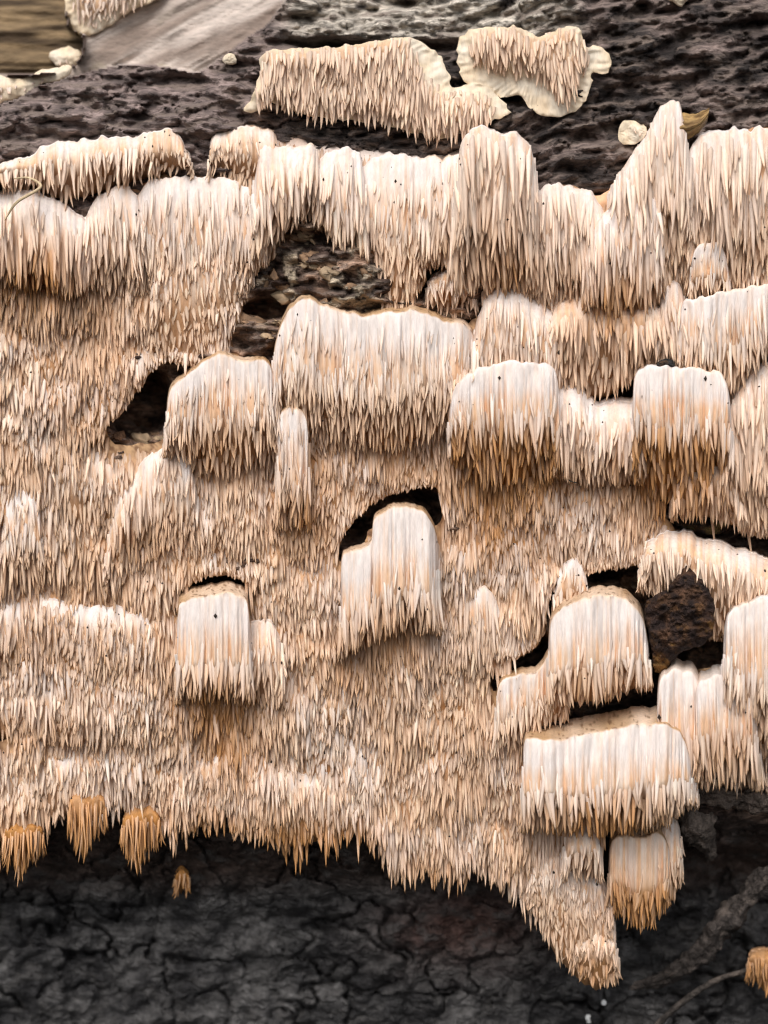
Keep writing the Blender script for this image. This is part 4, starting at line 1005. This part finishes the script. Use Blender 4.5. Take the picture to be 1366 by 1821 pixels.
blob_sheet('moss_clump', 'dark mossy clump in the gap under the white boxy knob', 'moss', [(1188, 892), (1205, 880), (1235, 896), (1262, 916), (1290, 908), (1298, 930), (1290, 946), (1262, 950), (1225, 940), (1195, 928)], -20, 34, moss_col, M_DEBRIS, 2.2, (24, 14), 4, 50)
blob_sheet('bark_crumb', 'tiny dark crumb on top of the white boxy knob', 'crumb', [(1168, 650), (1176, 640), (1190, 638), (1200, 645), (1198, 654), (1182, 657)], 86, 22, lambda X, Y, sd: np.full(X.shape + (3,), .03), M_DEBRIS, 1.5, (10, 6), 2, 40)


def ridge_leaf():
    t = np.linspace(0, 1, 26); s = np.linspace(0, 1, 22)
    Tt, Ssx = np.meshgrid(t, s)
    up = np.array([(1204, 198), (1225, 203), (1245, 200), (1262, 192)], float); lo = np.array([(1212, 248), (1226, 246), (1244, 236), (1258, 214)], float)
    ux = np.interp(Tt, np.linspace(0, 1, 4), up[:, 0]); uy = np.interp(Tt, np.linspace(0, 1, 4), up[:, 1])
    bx_ = np.interp(Tt, np.linspace(0, 1, 4), lo[:, 0]); by_ = np.interp(Tt, np.linspace(0, 1, 4), lo[:, 1])
    X = lerp(ux, bx_, Ssx); Y = lerp(uy, by_, Ssx) + 2 * fbm(Tt * 9, Ssx * 2, 2, 3.)
    D = 6 + 34 * np.sin(Ssx * math.pi * .9) + 5 * np.abs(np.sin(Ssx * 13 + 2 * Tt)) - 12 * Tt
    n = fbm(Tt * 3, Ssx * 14, 3, 6.)[..., None]
    C = lerp(np.array([0.12, 0.065, 0.022]), np.array([0.42, 0.27, 0.11]), np.clip(.5 + 1.1 * n, 0, 1))
    V = np.vstack([P(X, Y, D).reshape(-1, 3), P(X, Y + 1, D - 4).reshape(-1, 3)])
    F = grid_faces(*X.shape)
    nn = X.size
    o = mesh_obj('leaf_scrap', V, [F, F[:, ::-1] + nn], np.vstack([C.reshape(-1, 3)] * 2), M_LEAF)
    tag(o, 'curled brown dry leaf scrap behind the tall pointed knob', 'leaf')


ridge_leaf()


def tube(name, label, cat, pts, radii, col, mat, rough=.25, sides=12, seed=0., parent=None, colvar=.5):
    p = np.array(pts, float)
    n = max(14, int(np.sum(np.linalg.norm(np.diff(p, axis=0), axis=1)) / 4))
    sm = []
    q = np.vstack([2 * p[0] - p[1], p, 2 * p[-1] - p[-2]])
    for i in range(1, len(q) - 2):
        t = np.linspace(0, 1, 12, endpoint=False)[:, None]
        a, b, c, d = q[i - 1:i + 3]
        sm.append(.5 * (2 * b + (c - a) * t + (2 * a - 5 * b + 4 * c - d) * t ** 2 + (3 * b - a - 3 * c + d) * t ** 3))
    sm = np.vstack(sm + [p[-1:]])
    seg = np.r_[0, np.cumsum(np.linalg.norm(np.diff(sm, axis=0), axis=1))]
    s = np.linspace(0, seg[-1], n)
    c = np.stack([np.interp(s, seg, sm[:, k]) for k in range(3)], -1)
    r = np.interp(s, np.linspace(0, seg[-1], len(radii)), radii)
    tg = np.gradient(c, axis=0); tg /= np.linalg.norm(tg, axis=1, keepdims=True)
    f = np.tile([0., 0., 1.], (n, 1)); sd = np.cross(tg, f); sd /= np.linalg.norm(sd, axis=1, keepdims=True) + 1e-9; f = np.cross(sd, tg)
    a = np.linspace(0, 2 * math.pi, sides + 1)
    S, A = np.meshgrid(s, a, indexing='ij')
    rr = r[:, None] * (1 + rough * fbm(S / 22, np.cos(A) * 1.5 + np.sin(A) * 2.2, 3, seed) + rough * .6 * fbm(S / 60, A * 0, 2, seed + 4) + rough * .5 * fbm(S / 90, np.cos(A) * 5 + np.sin(A) * 4, 2, seed + 2))
    V = c[:, None] + sd[:, None] * (np.cos(A) * rr)[..., None] + f[:, None] * (np.sin(A) * rr)[..., None]
    nz = fbm(S / 40, np.cos(A) * 4 + np.sin(A) * 3, 3, seed + 9)[..., None]
    C = np.array(col) * (1 + colvar * nz * 1.4)
    ends = [c[0], c[-1]]
    vv = V.reshape(-1, 3)
    vv = np.vstack([vv, ends]); cc = np.vstack([C.reshape(-1, 3), np.array([col, col])])
    m = sides + 1
    cap = [(len(vv) - 2, j + 1, j) for j in range(sides)] + [(len(vv) - 1, (n - 1) * m + j, (n - 1) * m + j + 1) for j in range(sides)]
    o = mesh_obj(name, P(vv[:, 0], vv[:, 1], vv[:, 2]), [grid_faces(n, m), np.array(cap)], cc, mat, parent)
    if label: tag(o, label, cat)
    return o


tube('root', 'gnarled dark root running level below the twin stubs', 'root', [(1215, 1425, -90), (1260, 1412, -40), (1310, 1418, -30), (1366, 1425, -28), (1480, 1440, -30)], [24, 24, 19, 22, 24], (0.16, 0.125, 0.105), M_ROOT, .8, 28, 3.)
tube('root', 'long grey brown root slanting across the dark hollow', 'root', [(1110, 1760, -215), (1190, 1735, -175), (1250, 1690, -140), (1310, 1620, -120), (1366, 1560, -100), (1480, 1470, -90)], [4, 12, 20, 15, 12, 16], (0.055, 0.045, 0.04), M_ROOT, .9, 28, 8.)
tube('root', 'knotted dark root stump under the thick white shelf', 'root', [(1225, 1420, -60), (1240, 1470, -70), (1258, 1500, -95), (1262, 1525, -150)], [24, 26, 16, 6], (0.13, 0.105, 0.09), M_ROOT, .9, 26, 14.)
tube('twig', 'thin dark twig arching over the lower bark', 'twig', [(1150, 1840, -190), (1210, 1785, -175), (1280, 1740, -165), (1366, 1720, -160), (1450, 1710, -160)], [5, 5.5, 5.5, 6, 6], (0.06, 0.05, 0.044), M_ROOT, .3, 8, 21.)
tube('straw', 'curled dry straw lying on the crust beside the narrow spiny strip', 'straw', [(8, 392, 34), (30, 360, 44), (66, 338, 40), (72, 328, 34), (50, 316, 26), (24, 318, 26)], [1.2, 2.4, 3.2, 2.8, 2.2, 1.2], (0.55, 0.42, 0.26), M_LEAF, .1, 7, 1.)
tube('hair', 'short dark fibre curled on the spines between the two white knobs', 'fibre', [(1000, 835, 62), (1008, 850, 64), (1018, 857, 64), (1026, 858, 64)], [.9, 1.1, 1.1, .8], (0.03, 0.025, 0.02), M_SPECK, .05, 6, 1.)
for (x, y, w, lab) in [(1048, 1812, 8, 'round white flake on the dark lower bark'), (1074, 1783, 5, 'tiny white flake on the dark lower bark')]:
    d_ = float(log_depth(np.array([x]), np.array([y]))[0])
    blob_sheet('white_flake', lab, 'flake', [(x - w, y), (x - .5 * w, y - w), (x + .6 * w, y - .8 * w), (x + w, y + .2 * w), (x + .3 * w, y + w), (x - .6 * w, y + .8 * w)], d_ + 2, 5, lambda X, Y, sd: np.full(X.shape + (3,), .7), M_FUN, 1.5, (1, 6), .6, 10)

# ------------------------------------------------------------------ black specks on the fungus
n = 420
cand = rng.integers(0, len(ALLV), 6000)
cand = cand[fbm(ALLV[cand, 0, 0] / 120, ALLV[cand, 0, 1] / 120, 2, 66.) + .3 * rng.random(6000) > .28]
pick = cand[:n]; n = len(pick)
front = ALLV[pick][:, 6:12].copy()                      # second ring
j = front[:, :, 2].argmax(1)
pos = front[np.arange(n), j]
lob = COVER['pts']
ex = []
for Xg, Yg, Dg in lob:
    for _ in range(rng.integers(0, 9)):
        r_, c_ = rng.integers(12, 24), rng.integers(3, Xg.shape[1] - 3)
        ex.append((Xg[r_, c_], Yg[r_, c_], Dg[r_, c_] + .6))
pos = np.vstack([pos, np.array(ex)])
pos = pos[(pos[:, 0] > -20) & (pos[:, 0] < 1390)]
octa = np.array([(1, 0, 0), (-1, 0, 0), (0, 1, 0), (0, -1, 0), (0, 0, 1), (0, 0, -1)], float)
of = np.array([(0, 2, 4), (2, 1, 4), (1, 3, 4), (3, 0, 4), (2, 0, 5), (1, 2, 5), (3, 1, 5), (0, 3, 5)])
m = len(pos)
rad = rng.uniform(.9, 2.3, m) * np.where(rng.random(m) < .12, 1.7, 1)
asp = np.stack([rng.uniform(.7, 1.2, m), rng.uniform(.8, 1.7, m), np.full(m, .7)], -1)
V = pos[:, None] + octa[None] * rad[:, None, None] * asp[:, None]
V = V.reshape(-1, 3)
sp = mesh_obj('frass', P(V[:, 0], V[:, 1], V[:, 2]), [(of[None] + (np.arange(m) * 6)[:, None, None]).reshape(-1, 3)], np.tile([.022, .014, .01], (len(V), 1)), M_SPECK)
tag(sp, 'tiny black specks scattered over the pale fungus', 'specks', kind='stuff')
print('triangles', sum(len(o.data.loops) - 2 * len(o.data.polygons) for o in bpy.data.objects if o.type == 'MESH'), 'spines', len(ALLV))
